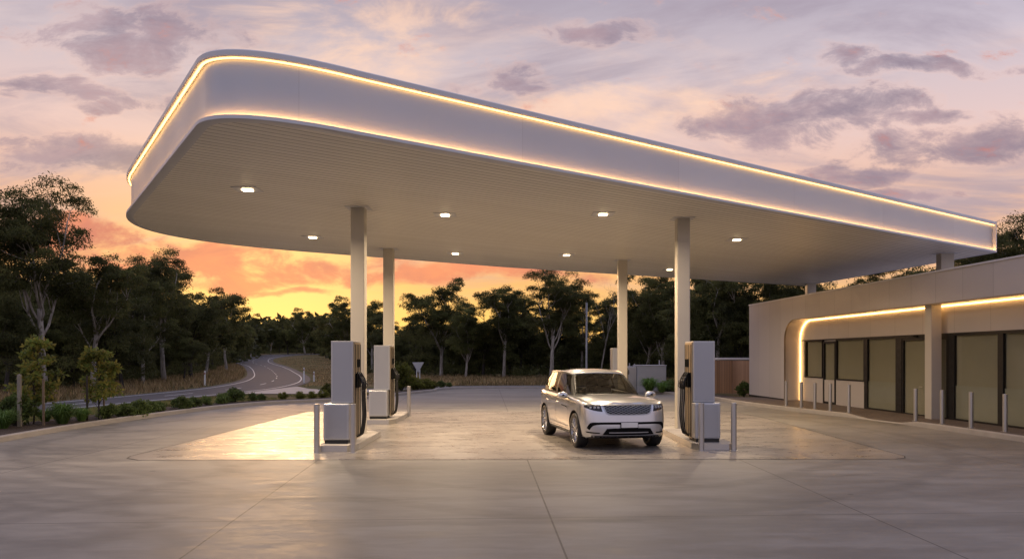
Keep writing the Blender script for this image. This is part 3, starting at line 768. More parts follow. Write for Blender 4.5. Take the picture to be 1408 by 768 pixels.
# ------------------------------------------------------------------ pump islands and pumps
def island(name, label, x0, x1, y0, y1, ch=.28):
    poly = [(x0 + ch * .3, y0), (x1 - ch * .6, y0), (x1, y0 + ch * 1.4), (x1, y1 - ch), (x1 - ch, y1), (x0 + ch, y1), (x0, y1 - ch), (x0, y0 + ch)]
    t = thing(name, label, 'island', ((x0 + x1) / 2, (y0 + y1) / 2, 0), 0, 'pump islands')
    cx, cyy = (x0 + x1) / 2, (y0 + y1) / 2
    pl = [(a - cx, b - cyy) for a, b in poly]
    MB().prism([(a * .97, b * .993) for a, b in pl], .0, .118).build('plinth', M['kerb'], t)
    MB().prism([(a * .985, b * .997) for a, b in pl], .118, .128).build('top_plate', M['apron'], t)
    mb = MB(); nn = len(pl)
    outr = [(a * 1.0, b * 1.0) for a, b in pl]; inr = [(a * .97, b * .993) for a, b in pl]
    for i in range(nn):
        j = (i + 1) % nn
        mb.add([(*outr[i], .006), (*outr[j], .006), (*outr[j], .135), (*outr[i], .135), (*inr[j], .135), (*inr[i], .135), (*inr[i], .006), (*inr[j], .006)],
               [(0, 1, 2, 3), (3, 2, 4, 5), (6, 7, 1, 0), (5, 4, 7, 6)])
    mb.build('steel_edge', M['steel'], t)
    return t
island('pump_island', 'steel edged plinth under the front left fuel pump', -4.02, -3.22, 16.3, 19.75)
island('pump_island', 'steel edged plinth under the rear left fuel pump', -4.36, -3.4, 22.95, 26.75)
island('pump_island', 'steel edged plinth under the fuel pump right of the car', 3.82, 4.72, 16.62, 21.0)
island('pump_island', 'steel edged plinth under the distant fuel pump behind the car', 3.72, 4.6, 29.9, 33.9)

def make_pump(label, loc, side=1, nh=3):
    """local +y runs along the island (away from viewer); side = which side the tower leans to and carries the big hose set"""
    t = thing('fuel_pump', label, 'fuel pump', loc, 0, 'fuel pumps under the canopy')
    # base cabinet, rounded front
    MB().box(-.30, .25, 0, .66, .075, .84).build('base_cabinet', M['pale_silver'], t, bevel=.025, seg=3)
    MB().box(-.275, .225, .015, .63, -.002, .074).build('kick_plate', M['black'], t)
    fr = MB().box(-.25, .20, -.004, .003, .11, .80).build('front_panel', M['silver'], t, bevel=.003)
    # tower
    tx = .05 * side
    MB().box(tx - .235, tx + .235, .22, 1.02, .842, 2.17).build('tower', M['pale_silver'], t, bevel=.012)
    MB().box(tx - .20, tx + .20, .214, .221, .88, 2.14).build('tower_panel', M['silver'], t, bevel=.003)
    for s in (side,):
        x = tx + s * .236
        mb = MB()
        p = MB().box(min(x, x + s * .018), max(x, x + s * .018), .30, .98, .05, 2.14).build('hose_panel', M['bronze'], t, bevel=.004)
        for k in range(nh + 1):
            yy = .34 + k * .19
            MB().box(min(x + s * .018, x + s * .024), max(x + s * .018, x + s * .024), yy, yy + .06, .08, 2.10).build('panel_groove', M['void'], p)
        MB().box(min(x + s * .018, x + s * .03), max(x + s * .018, x + s * .03), .62, .92, 1.60, 1.78).build('display_screen', M['gloss_black'], t, bevel=.004)
        for k in range(nh):
            yy = .44 + k * .17; bx_ = x + s * .03
            MB().box(min(bx_ - s * .01, bx_ + s * .05), max(bx_ - s * .01, bx_ + s * .03), yy - .045, yy + .045, 1.16, 1.48).build('nozzle_holster', M['void'], t, bevel=.01)
            nz = MB()
            nz.tube([(bx_ + s * .05, yy, 1.42), (bx_ + s * .10, yy, 1.36), (bx_ + s * .135, yy, 1.24), (bx_ + s * .12, yy, 1.12)], [.018, .030, .026, .020], 8)
            nz.tube([(bx_ + s * .06, yy, 1.30), (bx_ + s * .17, yy, 1.30), (bx_ + s * .18, yy, 1.18), (bx_ + s * .13, yy, 1.12)], .009, 6)
            nz.tube([(bx_ + s * .10, yy, 1.375), (bx_ + s * .04, yy, 1.475), (bx_ + s * .01, yy, 1.49)], .017, 6)
            n_ = nz.build('nozzle', M['black'], t, smooth=True)
            hp = catmull([(bx_ + s * .12, yy, 1.13), (bx_ + s * .125, yy + .0, .9), (bx_ + s * .135, yy + .02, .55), (bx_ + s * .10, yy + .03, .25), (bx_ + s * .05, yy + .05, .11), (x + s * .01, yy + .08, .13)], n=22)
            MB().tube([tuple(p_) for p_ in hp], .016, 8).build('hose', M['black'], t, smooth=True)
    return t
make_pump('silver fuel pump at the front of the left island, nearest the planted bed', (-3.68, 16.72, .128), 1)
make_pump('beige lit fuel pump behind the front left pump', (-3.92, 23.35, .128), 1)
make_pump('silver fuel pump to the right of the parked car', (4.22, 17.0, .128), -1)
make_pump('distant beige fuel pump seen over the car roof', (4.12, 30.8, .128), 1)
gb = bollard_mesh(.058, 1.0)
for x, y, lab in ((-3.98, 16.18, 'square-set steel guard post at the left front corner of the front left pump island'),
                  (-3.25, 16.22, 'steel guard post at the right front corner of the front left pump island'),
                  (-3.38, 26.0, 'steel guard post standing behind the rear left fuel pump'),
                  (3.95, 16.55, 'steel guard post on the car side in front of the right hand pump'),
                  (4.64, 16.6, 'steel guard post on the shop side in front of the right hand pump')):
    o = sharp(link('guard_post', gb)); o.location = (x, y, .0); tag(o, lab.replace('square-set ', ''), 'bollard', 'guard posts at the pump islands')
    sharp(link('base_flange', cuff, None, o))

# ------------------------------------------------------------------ background site furniture
t = thing('light_pole', 'tall thin grey light pole in front of the trees behind the car', 'light pole', (6.2, 66, 0))
MB().lathe([(.11, 0), (.10, 2), (.075, 6.55), (0, 6.56)], 12).build('pole', M['galv'], t, smooth=True)
MB().box(-.05, .05, -.6, .1, 6.56, 6.68).build('lamp_head', M['galv'], t, bevel=.02)

t = thing('utility_cabinet', 'grey metal equipment cabinet behind shrubs to the right of the car', 'cabinet', (6.3, 43.6, 0))
MB().box(0, .55, 0, 1.4, 0, 1.42).build('side_box', M['silver'], t, bevel=.02)
MB().box(.56, 2.15, -.12, 1.3, 0, 1.47).build('main_box', simple('grey painted steel', (.40, .41, .43), .5, .1), t, bevel=.015)
MB().box(.54, 2.18, -.15, 1.34, 1.47, 1.50).build('lid', M['trim'], t, bevel=.006)
MB().box(1.05, 1.15, -.132, -.118, 1.16, 1.26).build('latch', M['galv'], t)
MB().box(1.75, 1.90, -.132, -.118, 1.28, 1.31).build('badge', M['galv'], t)
for x, h in ((.2, .14), (.48, .1), (1.85, .3)): MB().tube([(x, .3, 1.40), (x, .3, 1.42 + h + .05)], .03, 8).build('vent_pipe', M['galv'], t)

t = thing('bin_enclosure', 'timber slat enclosure with narrow gate beside the pale shop wall', 'enclosure', (10.15, 41.3, 0))
MB().box(.28, 1.30, 0, .05, .05, 1.76).build('front_paling', M['timber'], t)
mb = MB(); mb.add([(1.31, 0, .05), (1.75, -1.7, .05), (1.79, -1.68, .05), (1.35, .03, .05), (1.31, 0, 1.76), (1.75, -1.7, 1.76), (1.79, -1.68, 1.76), (1.35, .03, 1.76)],
                  [(0, 1, 2, 3), (4, 5, 6, 7), (0, 1, 5, 4), (1, 2, 6, 5), (2, 3, 7, 6), (3, 0, 4, 7)])
mb.build('side_paling', M['timber_x'], t)
MB().box(.55, 2.4, .2, 3, 1.79, 1.90).build('cover_sheet', M['fascia'], t, bevel=.01)
g = MB().box(-.12, .25, .0, .05, .05, 1.74).build('gate', M['bronze'], t)
for x in (-.06, .02, .10, .18): MB().box(x, x + .03, -.02, -.001, .3, 1.6).build('gate_bar', M['gloss_black'], g)
MB().box(-.03, .16, -.05, -.021, .95, 1.3).build('latch_plate', M['black'], g)

# give-way sign seen from behind
t = thing('give_way_sign', 'pale triangular road sign on two thin posts, seen from behind', 'sign', (-5.75, 48.6, 0))
MB().prism([(-.36, 1.62), (.36, 1.62), (0, .98)], -.01, .01, 'y').build('sign_plate', M['galv'], t, bevel=.003)
for x in (-.09, .10): MB().tube([(x, .03, 0), (x, .03, 1.6)], .025, 8).build('post', M['postwhite'], t)

def guide_post(x, y, lab, h=1.0):
    t = thing('guide_post', lab, 'guide post', (x, y, tz(y)), 0, 'white guide posts along the road')
    MB().box(-.055, .055, -.02, .02, 0, h, top=(.01, 0)).build('post_body', M['postwhite'], t)
    MB().box(-.03, .03, -.026, -.021, h - .25, h - .13).build('reflector', simple('red reflector', (.3, .04, .03), .3), t)
guide_post(-20.9, 54.0, 'white guide post on the grass verge left of the road')
guide_post(-15.6, 62.5, 'shorter white guide post at the outside of the road bend', .8)
guide_post(-15.6, 59.5, 'taller white guide post at the outside of the road bend', 1.15)
guide_post(-62.5, 190, 'tiny far white guide post where the road disappears')

# ------------------------------------------------------------------ the car
def build_car():
    root = thing('parked_car', 'silver five door SUV parked between the pumps, facing the viewer', 'car', (2.27, 17.35, .004), radians(-79.5))
    paint, nt, b = new_mat('silver car paint'); q = NB(nt)
    fl = q.noise(q.obj(), 420, 2); q.put(b.inputs['Base Color'], q.mix(fl, (.54, .555, .59), (.64, .655, .69)))
    b.inputs['Metallic'].default_value = .85; b.inputs['Roughness'].default_value = .30
    b.inputs['Coat Weight'].default_value = 1.; b.inputs['Coat Roughness'].default_value = .04
    plan = catmull([(.885, 0), (.875, .3), (.83, .58), (.745, .76), (.56, .89), (.25, .945), (-.3, .95), (-1, .945), (-2, .945), (-2.87, .955),
                    (-3.3, .935), (-3.6, .88), (-3.78, .76), (-3.86, .55), (-3.90, .25), (-3.91, 0)], n=96)
    zsh = lambda x: float(np.interp(x, [-3.92, -3.4, -2, -.8, -.5, 0, .5, .74, .9], [1.13, 1.125, 1.09, 1.07, 1.065, 1.045, 1.01, .985, .965]))
    T = [0, .05, .12, .25, .40, .52, .64, .76, .86, .93, .975, 1.]
    WY = [.90, .945, .965, .985, .998, 1.0, .996, .99, .985, .977, .962, .94]
    FO = [-.10, -.03, .0, .012, .01, .0, -.008, -.018, -.035, -.06, -.09, -.14]
    RO = [.06, .02, 0, -.03, -.04, -.03, -.01, .0, .01, .02, .03, .05]
    ZB = .235
    def ring(i):
        R = []
        for x, y in plan:
            wf = float(np.interp(x, [.2, .8], [0, 1])); wr = float(np.interp(x, [-3.9, -3.2], [1, 0]))
            xx = x + FO[i] * wf + RO[i] * wr
            # sills tuck in between the wheels, shoulder haunch at the rear
            tuck = 0.
            if -2.5 < x < -.4: tuck = .022 * sin(pi * (x + 2.5) / 2.1) * (1 if T[i] < .45 else 0) * (1 - T[i] / .45)
            zb = ZB + .02 * (1 if x > .55 else 0) + float(np.interp(x, [-3.9, -3.3], [.12, 0]))
            R.append((xx, y * WY[i] - (tuck if y > .3 else 0), zb + (zsh(x) - zb) * T[i]))
        return R
    rings = [ring(i) for i in range(len(T))]
    full = lambda R: R + [(x, -y, z) for x, y, z in R[-2:0:-1]]
    mb = MB(); n = len(full(rings[0]))
    for R in rings: mb.v += full(R)
    for i in range(len(rings) - 1):
        for k in range(n):
            mb.f.append((i * n + k, i * n + (k + 1) % n, (i + 1) * n + (k + 1) % n, (i + 1) * n + k))
    # top: rows across from side to side with a crowned bonnet
    top = rings[-1]; S = np.linspace(1, -1, 17)
    rows = []
    for (x, y, z) in top:
        cr = float(np.interp(x, [-3.9, -3.5, -1, -.4, .3, .6, .78], [.02, .03, .05, .062, .06, .05, .012]))
        r = []
        for s in S:
            c = (1 - s * s) ** .8 if abs(s) < 1 else 0
            swage = .010 * math.exp(-((abs(s) - .62) / .10) ** 2) * (1 if -.45 < x < .75 else 0)
            r.append((x, y * s, z + cr * c + swage))
        rows.append(r)
    mb.grid(rows)
    bot = rings[0]
    mb.grid([[(x, y * s, z) for s in S[::4]] for (x, y, z) in bot])
    me = mb.mesh('body'); bmm = bmesh.new(); bmm.from_mesh(me)
    bmesh.ops.remove_doubles(bmm, verts=bmm.verts, dist=.0008); bmesh.ops.dissolve_degenerate(bmm, edges=bmm.edges, dist=.0004)
    bmesh.ops.recalc_face_normals(bmm, faces=bmm.faces); bmm.to_mesh(me); bmm.free()
    bvh = BVHTree.FromPolygons([v.co.copy() for v in me.vertices], [tuple(p.vertices) for p in me.polygons])
    body = link('body', me, paint, root)
    # wheel arches cut out
    cut = MB()
    for wx in (0, -2.87):
        for sgn in (1, -1):
            cut.lathe([(.0, .60 * sgn), (.408, .60 * sgn), (.408, 1.2 * sgn), (.0, 1.2 * sgn)], 40, 'y', (wx, 0, .375))
    cm = cut.mesh('cut'); bmm = bmesh.new(); bmm.from_mesh(cm); bmesh.ops.remove_doubles(bmm, verts=bmm.verts, dist=.0005); bmesh.ops.recalc_face_normals(bmm, faces=bmm.faces); bmm.to_mesh(cm); bmm.free()
    co = bpy.data.objects.new('cut', cm); C.objects.link(co); co.parent = root
    md = body.modifiers.new('arch', 'BOOLEAN'); md.operation = 'DIFFERENCE'; md.object = co; md.solver = 'EXACT'
    dg = bpy.context.evaluated_depsgraph_get(); dg.update()
    nm = bpy.data.meshes.new_from_object(body.evaluated_get(dg)); body.modifiers.clear(); body.data = nm
    bpy.data.objects.remove(co)
    # faces inside the arches are black liner
    nm.materials.clear(); nm.materials.append(paint); nm.materials.append(M['void'])
    for p in nm.polygons:
        c = p.center
        for wx in (0, -2.87):
            r = sqrt((c.x - wx) ** 2 + (c.z - .375) ** 2)
            if (abs(r - .408) < .012 and abs(p.normal.y) < .3 and abs(c.y) < .97) or (abs(abs(c.y) - .60) < .004 and r < .41): p.material_index = 1
        if c.z < .262 and p.normal.z < -.6: p.material_index = 1
    sharp(body, 38)
    # black arch lips
    for wx in (0, -2.87):
        for s in (1, -1):
            rows = []
            for a in np.linspace(-.22, pi + .22, 44):
                pr = []
                for rr, of in ((.404, -.03), (.404, .006), (.412, .010), (.43, .008), (.436, -.005)):
                    x, z = wx + cos(a) * rr, .375 + sin(a) * rr
                    x2, z2 = wx + cos(a) * .425, max(.25, .375 + sin(a) * .425)
                    h = bvh.ray_cast(Vector((x2, 2 * s, z2)), Vector((0, -s, 0)))
                    yy = h[0].y if h[0] is not None else .94 * s
                    pr.append((x, yy + s * of, z))
                rows.append(pr)
            MB().grid(rows).build('wheel_arch_trim', M['void'], body, smooth=True)
    # --- patches that hug the nose
    def hit(y, z):
        h = bvh.ray_cast(Vector((2.5, y, z)), Vector((-1, 0, 0)))
        return h[0].x if h[0] is not None else .7
    def nose(name, lo, up, off, mat, parent=root, nu=24, nv=6, depth=.02):
        lo = catmull(lo, n=nu); up = catmull(up, n=nu); rows = []
        for t in np.linspace(0, 1, nv):
            r = []
            for a, b in zip(lo, up):
                y, z = a + (b - a) * t; r.append((hit(y, z) + off, y, z))
            rows.append(r)
        m2 = MB(); m2.grid(rows)
        edge_ = rows[0] + [r[-1] for r in rows[1:]] + rows[-1][-2::-1] + [r[0] for r in rows[-2:0:-1]]
        m2.grid([edge_ + edge_[:1], [(x - depth, y, z) for x, y, z in edge_ + edge_[:1]]])
        o = m2.build(name, mat, parent); sharp(o, 40); return o
    gm, nt, b = new_mat('diamond mesh grille'); q = NB(nt)
    _, gy, gz = q.xyz(q.obj())
    a1 = q.m('FRACT', q.m('ADD', q.m('MULTIPLY', gy, 9.), q.m('MULTIPLY', gz, 21.))); a2 = q.m('FRACT', q.m('SUBTRACT', q.m('MULTIPLY', gy, 9.), q.m('MULTIPLY', gz, 21.)))
    w1 = q.m('ABSOLUTE', q.m('SUBTRACT', a1, .5)); w2 = q.m('ABSOLUTE', q.m('SUBTRACT', a2, .5))
    lat = q.ss(q.m('MINIMUM', w1, w2), .11, .05)
    q.put(b.inputs['Base Color'], q.mix(lat, (.006, .006, .007), (.30, .31, .33))); q.put(b.inputs['Metallic'], lat); b.inputs['Roughness'].default_value = .3
    q.put(b.inputs['Normal'], q.bump(lat, .6, .01))
    # grille surround, mesh
    nose('grille_surround', [(-.545, .93), (-.50, .80), (-.42, .745), (-.15, .735), (.15, .735), (.42, .745), (.50, .80), (.545, .93)],
         [(-.575, .957), (-.40, .961), (-.2, .963), (0, .964), (.2, .963), (.40, .961), (.50, .959), (.575, .957)], .006, M['silver'])
    nose('grille', [(-.51, .925), (-.475, .815), (-.405, .770), (-.15, .758), (.15, .758), (.405, .770), (.475, .815), (.51, .925)],
         [(-.53, .945), (-.40, .949), (-.2, .951), (0, .952), (.2, .951), (.40, .949), (.48, .947), (.53, .945)], .013, gm)
    lens = glass_mat('headlight lens', (.5, .5, .52), .03, .16)
    for s in (1, -1):
        P = lambda L: [(y * s, z) for y, z in L]
        hl = nose('headlight', P([(.55, .815), (.66, .828), (.76, .850), (.875, .895)]), P([(.585, .955), (.66, .957), (.75, .955), (.87, .942)]), .007, M['gloss_black'], nu=14)
        nose('daylight_strip', P([(.60, .936), (.68, .938), (.75, .936), (.82, .930)]), P([(.60, .946), (.68, .948), (.75, .946), (.82, .939)]), .012, M['pale_silver'], hl, 12, 2, .006)
        for yy in (.63, .70, .77):
            xx = hit(yy * s, .893) + .012
            mb = MB(); mb.lathe([(.0, 0), (.012, .004), (.026, 0), (.028, -.012)], 14, 'z'); me2 = mb.mesh('lamp_lens')
            o = link('lamp_lens', me2, M['silver'], hl, True); o.location = (xx, yy * s, .895); o.rotation_euler = (0, pi / 2, s * .35)
        # air blade and side vents in the bumper
        nose('bumper_blade', P([(.16, .552), (.40, .552), (.62, .548), (.74, .52), (.80, .43)]), P([(.16, .60), (.40, .60), (.63, .597), (.785, .58), (.845, .47)]), .006, M['void'], nu=20, nv=3)
        nose('bumper_vent', P([(.62, .362), (.70, .362), (.78, .366), (.84, .372)]), P([(.60, .382), (.70, .388), (.79, .394), (.855, .398)]), .006, M['void'], nu=10, nv=2)
    nose('lower_intake', [(-.56, .335), (-.3, .33), (0, .33), (.3, .33), (.56, .335)], [(-.47, .465), (-.3, .475), (0, .475), (.3, .475), (.47, .465)], .005, M['void'], nu=24)
    nose('intake_bar', [(-.42, .374), (0, .374), (.42, .374)], [(-.43, .392), (0, .392), (.43, .392)], .014, M['silver'], nu=14, nv=2)
    nose('under_tray', [(-.74, .262), (-.4, .258), (0, .258), (.4, .258), (.74, .262)], [(-.76, .315), (-.4, .312), (0, .312), (.4, .312), (.76, .315)], .006, M['void'], nu=20, nv=3)
    px = hit(0, .52) + .012
    MB().box(px, px + .012, -.19, .19, .475, .605).build('number_plate_frame', M['gloss_black'], root, bevel=.004)
    MB().box(px + .0125, px + .018, -.178, .178, .487, .593).build('number_plate', M['postwhite'], root, bevel=.003)
    # shut lines and sill trim on the flanks
    def flank(name, pts, wd, mat, off=.003, vertical=False):
        for s in (1, -1):
            rows = []
            C_ = catmull(pts, n=26)
            for i, (x, z) in enumerate(C_):
                d = C_[min(i + 1, 25)] - C_[max(i - 1, 0)]; d /= np.linalg.norm(d); nx, nz_ = -d[1], d[0]
                r = []
                for k in (-1, 1):
                    xx, zz = x + nx * wd / 2 * k, z + nz_ * wd / 2 * k
                    h = bvh.ray_cast(Vector((xx, 2 * s, zz)), Vector((0, -s, 0)))
                    r.append((xx, (h[0].y if h[0] is not None else .9 * s) + s * off, zz))
                rows.append(r)
            MB().grid(rows).build(name, mat, body)
    for L in ([(-.52, .98), (-.56, .7), (-.58, .40), (-.62, .36)], [(-1.66, 1.05), (-1.68, .7), (-1.66, .36)], [(-2.72, 1.06), (-2.62, .85), (-2.40, .62), (-2.30, .36)], [(-.6, .36), (-1.4, .35), (-2.32, .36)]):
        flank('shut_line', L, .008, M['gloss_black'])
    flank('door_trim', [(-.62, .405), (-1.4, .42), (-2.3, .44)], .02, M['silver'], .008)
    flank('sill_trim', [(-.44, .285), (-1.4, .285), (-2.42, .285)], .055, M['black'], .006)
    flank('front_vent_trim', [(-.62, .83), (-.85, .85), (-1.15, .86)], .022, M['gloss_black'], .006)
    for s in (1, -1):
        for x in (-1.50, -2.52):
            MB().box(x - .11, x + .11, min(.935 * s, .955 * s), max(.935 * s, .955 * s), .895, .92).build('door_handle', paint, root, bevel=.008)
    # --- greenhouse
    base = [(-.35, 0, 1.10), (-.37, .3, 1.098), (-.46, .55, 1.094), (-.62, .72, 1.085), (-.74, .79, 1.075), (-1.2, .862, 1.075), (-2., .878, 1.095), (-2.85, .868, 1.125), (-3.38, .81, 1.14), (-3.62, .69, 1.15), (-3.74, .4, 1.155), (-3.78, 0, 1.16)]
    topr = [(-1.29, 0, 1.578), (-1.295, .22, 1.575), (-1.31, .42, 1.566), (-1.34, .555, 1.552), (-1.38, .61, 1.555), (-1.62, .655, 1.59), (-2.1, .685, 1.612), (-2.85, .68, 1.60), (-3.3, .64, 1.575), (-3.46, .55, 1.56), (-3.53, .3, 1.565), (-3.55, 0, 1.568)]
    nb = 12
    def rs(P):
        out = []
        P = [np.array(p) for p in P]
        for i in range(len(P) - 1):
            p0, p1, p2, p3 = P[max(i - 1, 0)], P[i], P[i + 1], P[min(i + 2, len(P) - 1)]
            for t in np.linspace(0, 1, nb, endpoint=False):
                out.append(.5 * ((2 * p1) + (p2 - p0) * t + (2 * p0 - 5 * p1 + 4 * p2 - p3) * t * t + (3 * p1 - p0 - 3 * p2 + p3) * t ** 3))
        out.append(P[-1]); return out
    Bp, Tp = rs(base), rs(topr); NT = 14
    def shell(i, t):
        p = Bp[i] + (Tp[i] - Bp[i]) * t
        bulge = .028 * sin(pi * t)
        outn = np.array([p[0] + 2.0, p[1] * 2.2, 0]); outn = outn / (np.linalg.norm(outn) + 1e-6)
        return p + outn * bulge * (1 if i > 3 * nb else .25)
    ts = np.linspace(0, 1, NT + 1)
    ni = len(Bp)
    kinds = {'windscreen': MB(), 'side_window': None, 'rear_window': MB(), 'pillar': MB()}
    sideL = {1: [MB(), MB(), MB()], -1: [MB(), MB(), MB()]}
    ia, ia2 = int(3 * nb), int(4.15 * nb)
    ib, ib2 = int(5.75 * nb), int(5.98 * nb)
    ic, ic2 = int(6.85 * nb), int(7.05 * nb)
    idd, ie = int(8.0 * nb), int(9.4 * nb)
    for i in range(ni - 1):
        for j in range(NT):
            for s in (1, -1):
                q4 = [shell(i, ts[j]), shell(i + 1, ts[j]), shell(i + 1, ts[j + 1]), shell(i, ts[j + 1])]
                q4 = [(p[0], p[1] * s, p[2]) for p in q4]
                if s < 0: q4 = q4[::-1]
                border = j == 0 or j == NT - 1
                if i < ia: tgt = kinds['pillar'] if border and (j == 0 or False) else kinds['windscreen']
                elif i < ia2: tgt = kinds['pillar']
                elif i < ib: tgt = kinds['pillar'] if border else sideL[s][0]
                elif i < ib2: tgt = kinds['pillar']
                elif i < ic: tgt = kinds['pillar'] if border else sideL[s][1]
                elif i < ic2: tgt = kinds['pillar']
                elif i < idd: tgt = kinds['pillar'] if border or j < 3 else sideL[s][2]
                elif i < ie: tgt = kinds['pillar']
                else: tgt = kinds['pillar'] if border else kinds['rear_window']
                tgt.add(q4, [(0, 1, 2, 3)])
    def weld(m2, name, mat):
        me2 = m2.mesh(name, False); bb = bmesh.new(); bb.from_mesh(me2); bmesh.ops.remove_doubles(bb, verts=bb.verts, dist=.0005)
        bmesh.ops.recalc_face_normals(bb, faces=bb.faces); bb.to_mesh(me2); bb.free()
        return link(name, me2, mat, root, True)
    gl = glass_mat('car glass', (.48, .50, .45), .015, .07, .5); gl2 = glass_mat('tinted side glass', (.16, .16, .15), .015, .07, .45)
    weld(kinds['windscreen'], 'windscreen', gl)
    weld(kinds['rear_window'], 'rear_window', gl2); weld(kinds['pillar'], 'pillar_trim', simple('satin black pillar', (.012, .012, .012), .45, 0, .1, 4., spec=.25))
    for s in (1, -1):
        for k in range(3): weld(sideL[s][k], 'side_window', gl2)
    # roof: rows across from rail to rail
    rows = []
    for p in Tp:
        x, y, z = p
        cr = float(np.interp(x, [-3.56, -3.35, -2.2, -1.6, -1.34, -1.28], [.012, .03, .05, .05, .03, .008]))
        rows.append([(x, y * s * 1.012, z - .012 + (cr + .018) * (1 - abs(s) ** 2.6)) for s in np.linspace(1, -1, 21)])
    rf = MB().grid(rows); weld(rf, 'roof', paint)
    # roof rail edge and a spoiler at the back
    for s in (1, -1):
        MB().tube([(p[0], p[1] * s, p[2] - .004) for p in Tp[3 * nb:9 * nb:2]], .016, 6).build('roof_rail', paint, root, smooth=True)
    MB().tube([(p[0] + .004, p[1], p[2] + .002) for p in ([(a[0], -a[1], a[2]) for a in Tp[3 * nb:0:-2]] + [tuple(a) for a in Tp[0:3 * nb:2]])], .012, 6).build('header_trim', paint, root, smooth=True)
    MB().tube([(-3.55, -.52, 1.57), (-3.63, -.3, 1.575), (-3.65, 0, 1.577), (-3.63, .3, 1.575), (-3.55, .52, 1.57)], [.02, .03, .03, .03, .02], 8).build('spoiler', paint, root, smooth=True)
    # mirrors
    for s in (1, -1):
        mm = MB()
        prof = [(.00, .02), (.015, .065), (.05, .085), (.10, .085), (.13, .07)]
        rows = []
        for fx, r in prof:
            rows.append([(-.66 - fx + .08, s * (1.035 + cos(a) * r * 1.45), 1.095 + sin(a) * r * (.92 if sin(a) > 0 else .75)) for a in np.linspace(0, 2 * pi, 21)])
        mm.grid(rows); mi = mm.build('mirror', paint, root, smooth=True)
        MB().box(-.70, -.60, min(s * .80, s * 1.02), max(s * .80, s * 1.02), 1.030, 1.058).build('mirror_arm', M['gloss_black'], mi, bevel=.008)
        MB().lathe([(0, 0), (.072, 0)], 20, 'z').build('mirror_glass', M['gloss_black'], mi).matrix_local = Matrix.Translation((-.714, s * 1.035, 1.097)) @ Matrix.Rotation(pi / 2, 4, 'Y') @ Matrix.Diagonal((.9, 1.4, 1, 1))
    # wipers
    for y0, y1 in ((-.62, -.05), (.02, .58)):
        MB().tube([(-.49, y0, 1.118), (-.53, (y0 + y1) / 2, 1.138), (-.49, y1, 1.128)], .008, 5).build('wiper', M['black'], root)
    # wheels
    rimm = simple('machined alloy', (.38, .38, .40), .28, .9, .08, 6.)
    for wx in (0, -2.87):
        for s in (1, -1):
            Y = .83 * s; R = .372
            hub = MB(); hub.lathe([(0, -.10 * s), (.19, -.10 * s), (.20, -.02 * s), (.0, -.02 * s)], 20, 'y')
            w = hub.build('wheel', M['galv'], root, smooth=True); w.location = (wx, Y, R)
            ty = MB(); ty.lathe([(.262, -.115 * s), (.30, -.128 * s), (.345, -.128 * s), (.366, -.105 * s), (R, -.06 * s), (R, .06 * s), (.366, .105 * s), (.345, .122 * s), (.30, .122 * s), (.262, .108 * s)], 44, 'y')
            ty.build('tyre', M['black'], w, smooth=True)
            rm = MB(); rm.lathe([(.264, -.11 * s), (.25, -.06 * s), (.245, .03 * s), (.252, .085 * s), (.268, .112 * s), (.278, .112 * s), (.27, .09 * s)], 44, 'y')
            for k in range(10):
                a = 2 * pi * k / 10 + .1 * wx; ca, sa = cos(a), sin(a)
                for da in (-.10, .10):
                    p0 = (cos(a + da * .5) * .05, .075 * s, sin(a + da * .5) * .05); p1 = (cos(a + da) * .15, .088 * s, sin(a + da) * .15); p2 = (cos(a + da * 1.25) * .258, .09 * s, sin(a + da * 1.25) * .258)
                    rm.tube([p0, p1, p2], [.016, .013, .014], 6)
            rm.lathe([(0, .10 * s), (.04, .098 * s), (.062, .085 * s), (.066, .06 * s)], 20, 'y')
            ro = rm.build('rim', rimm, w); sharp(ro, 40)
    # cabin
    tr = simple('dark cabin trim', (.03, .028, .026), .7, 0, .2, 6.); lt = simple('pale leather', (.30, .26, .20), .6, 0, .12, 6.)
    MB().box(-1.15, -.66, -.74, .74, .80, 1.085).build('dashboard', tr, root, bevel=.05, seg=3)
    mb = MB(); mb.lathe([(.185 + .015 * cos(a), .015 * sin(a)) for a in np.linspace(0, 2 * pi, 9)[:-1]], 28, 'z', close=True)
    mb.box(-.18, .18, -.02, .02, -.012, .012); st = mb.build('steering_wheel', tr, root, smooth=False)
    st.location = (-1.22, -.37, 1.06); st.rotation_euler = (0, radians(-62), 0)
    for x, ys in ((-1.75, (-.37, .37)), (-2.65, (-.38, .38))):
        for y in ys:
            se = MB().box(x - .25, x + .27, y - .25, y + .25, .50, .66).build('seat', lt, root, bevel=.05, seg=3)
            bk = MB(); bk.add([(x - .22, y - .24, .64), (x - .10, y - .24, .64), (x - .10, y + .24, .64), (x - .22, y + .24, .64), (x - .42, y - .20, 1.20), (x - .32, y - .20, 1.20), (x - .32, y + .20, 1.20), (x - .42, y + .20, 1.20)],
                              [(3, 2, 1, 0), (4, 5, 6, 7), (0, 1, 5, 4), (1, 2, 6, 5), (2, 3, 7, 6), (3, 0, 4, 7)])
            bk.build('seat_back', lt, se, bevel=.04, seg=3)
            MB().box(x - .46, x - .35, y - .13, y + .13, 1.24, 1.42).build('headrest', lt, se, bevel=.04, seg=3)
    MB().box(-1.32, -1.29, -.12, .12, 1.44, 1.50).build('rear_view_mirror', tr, root, bevel=.01)
    return root
build_car()

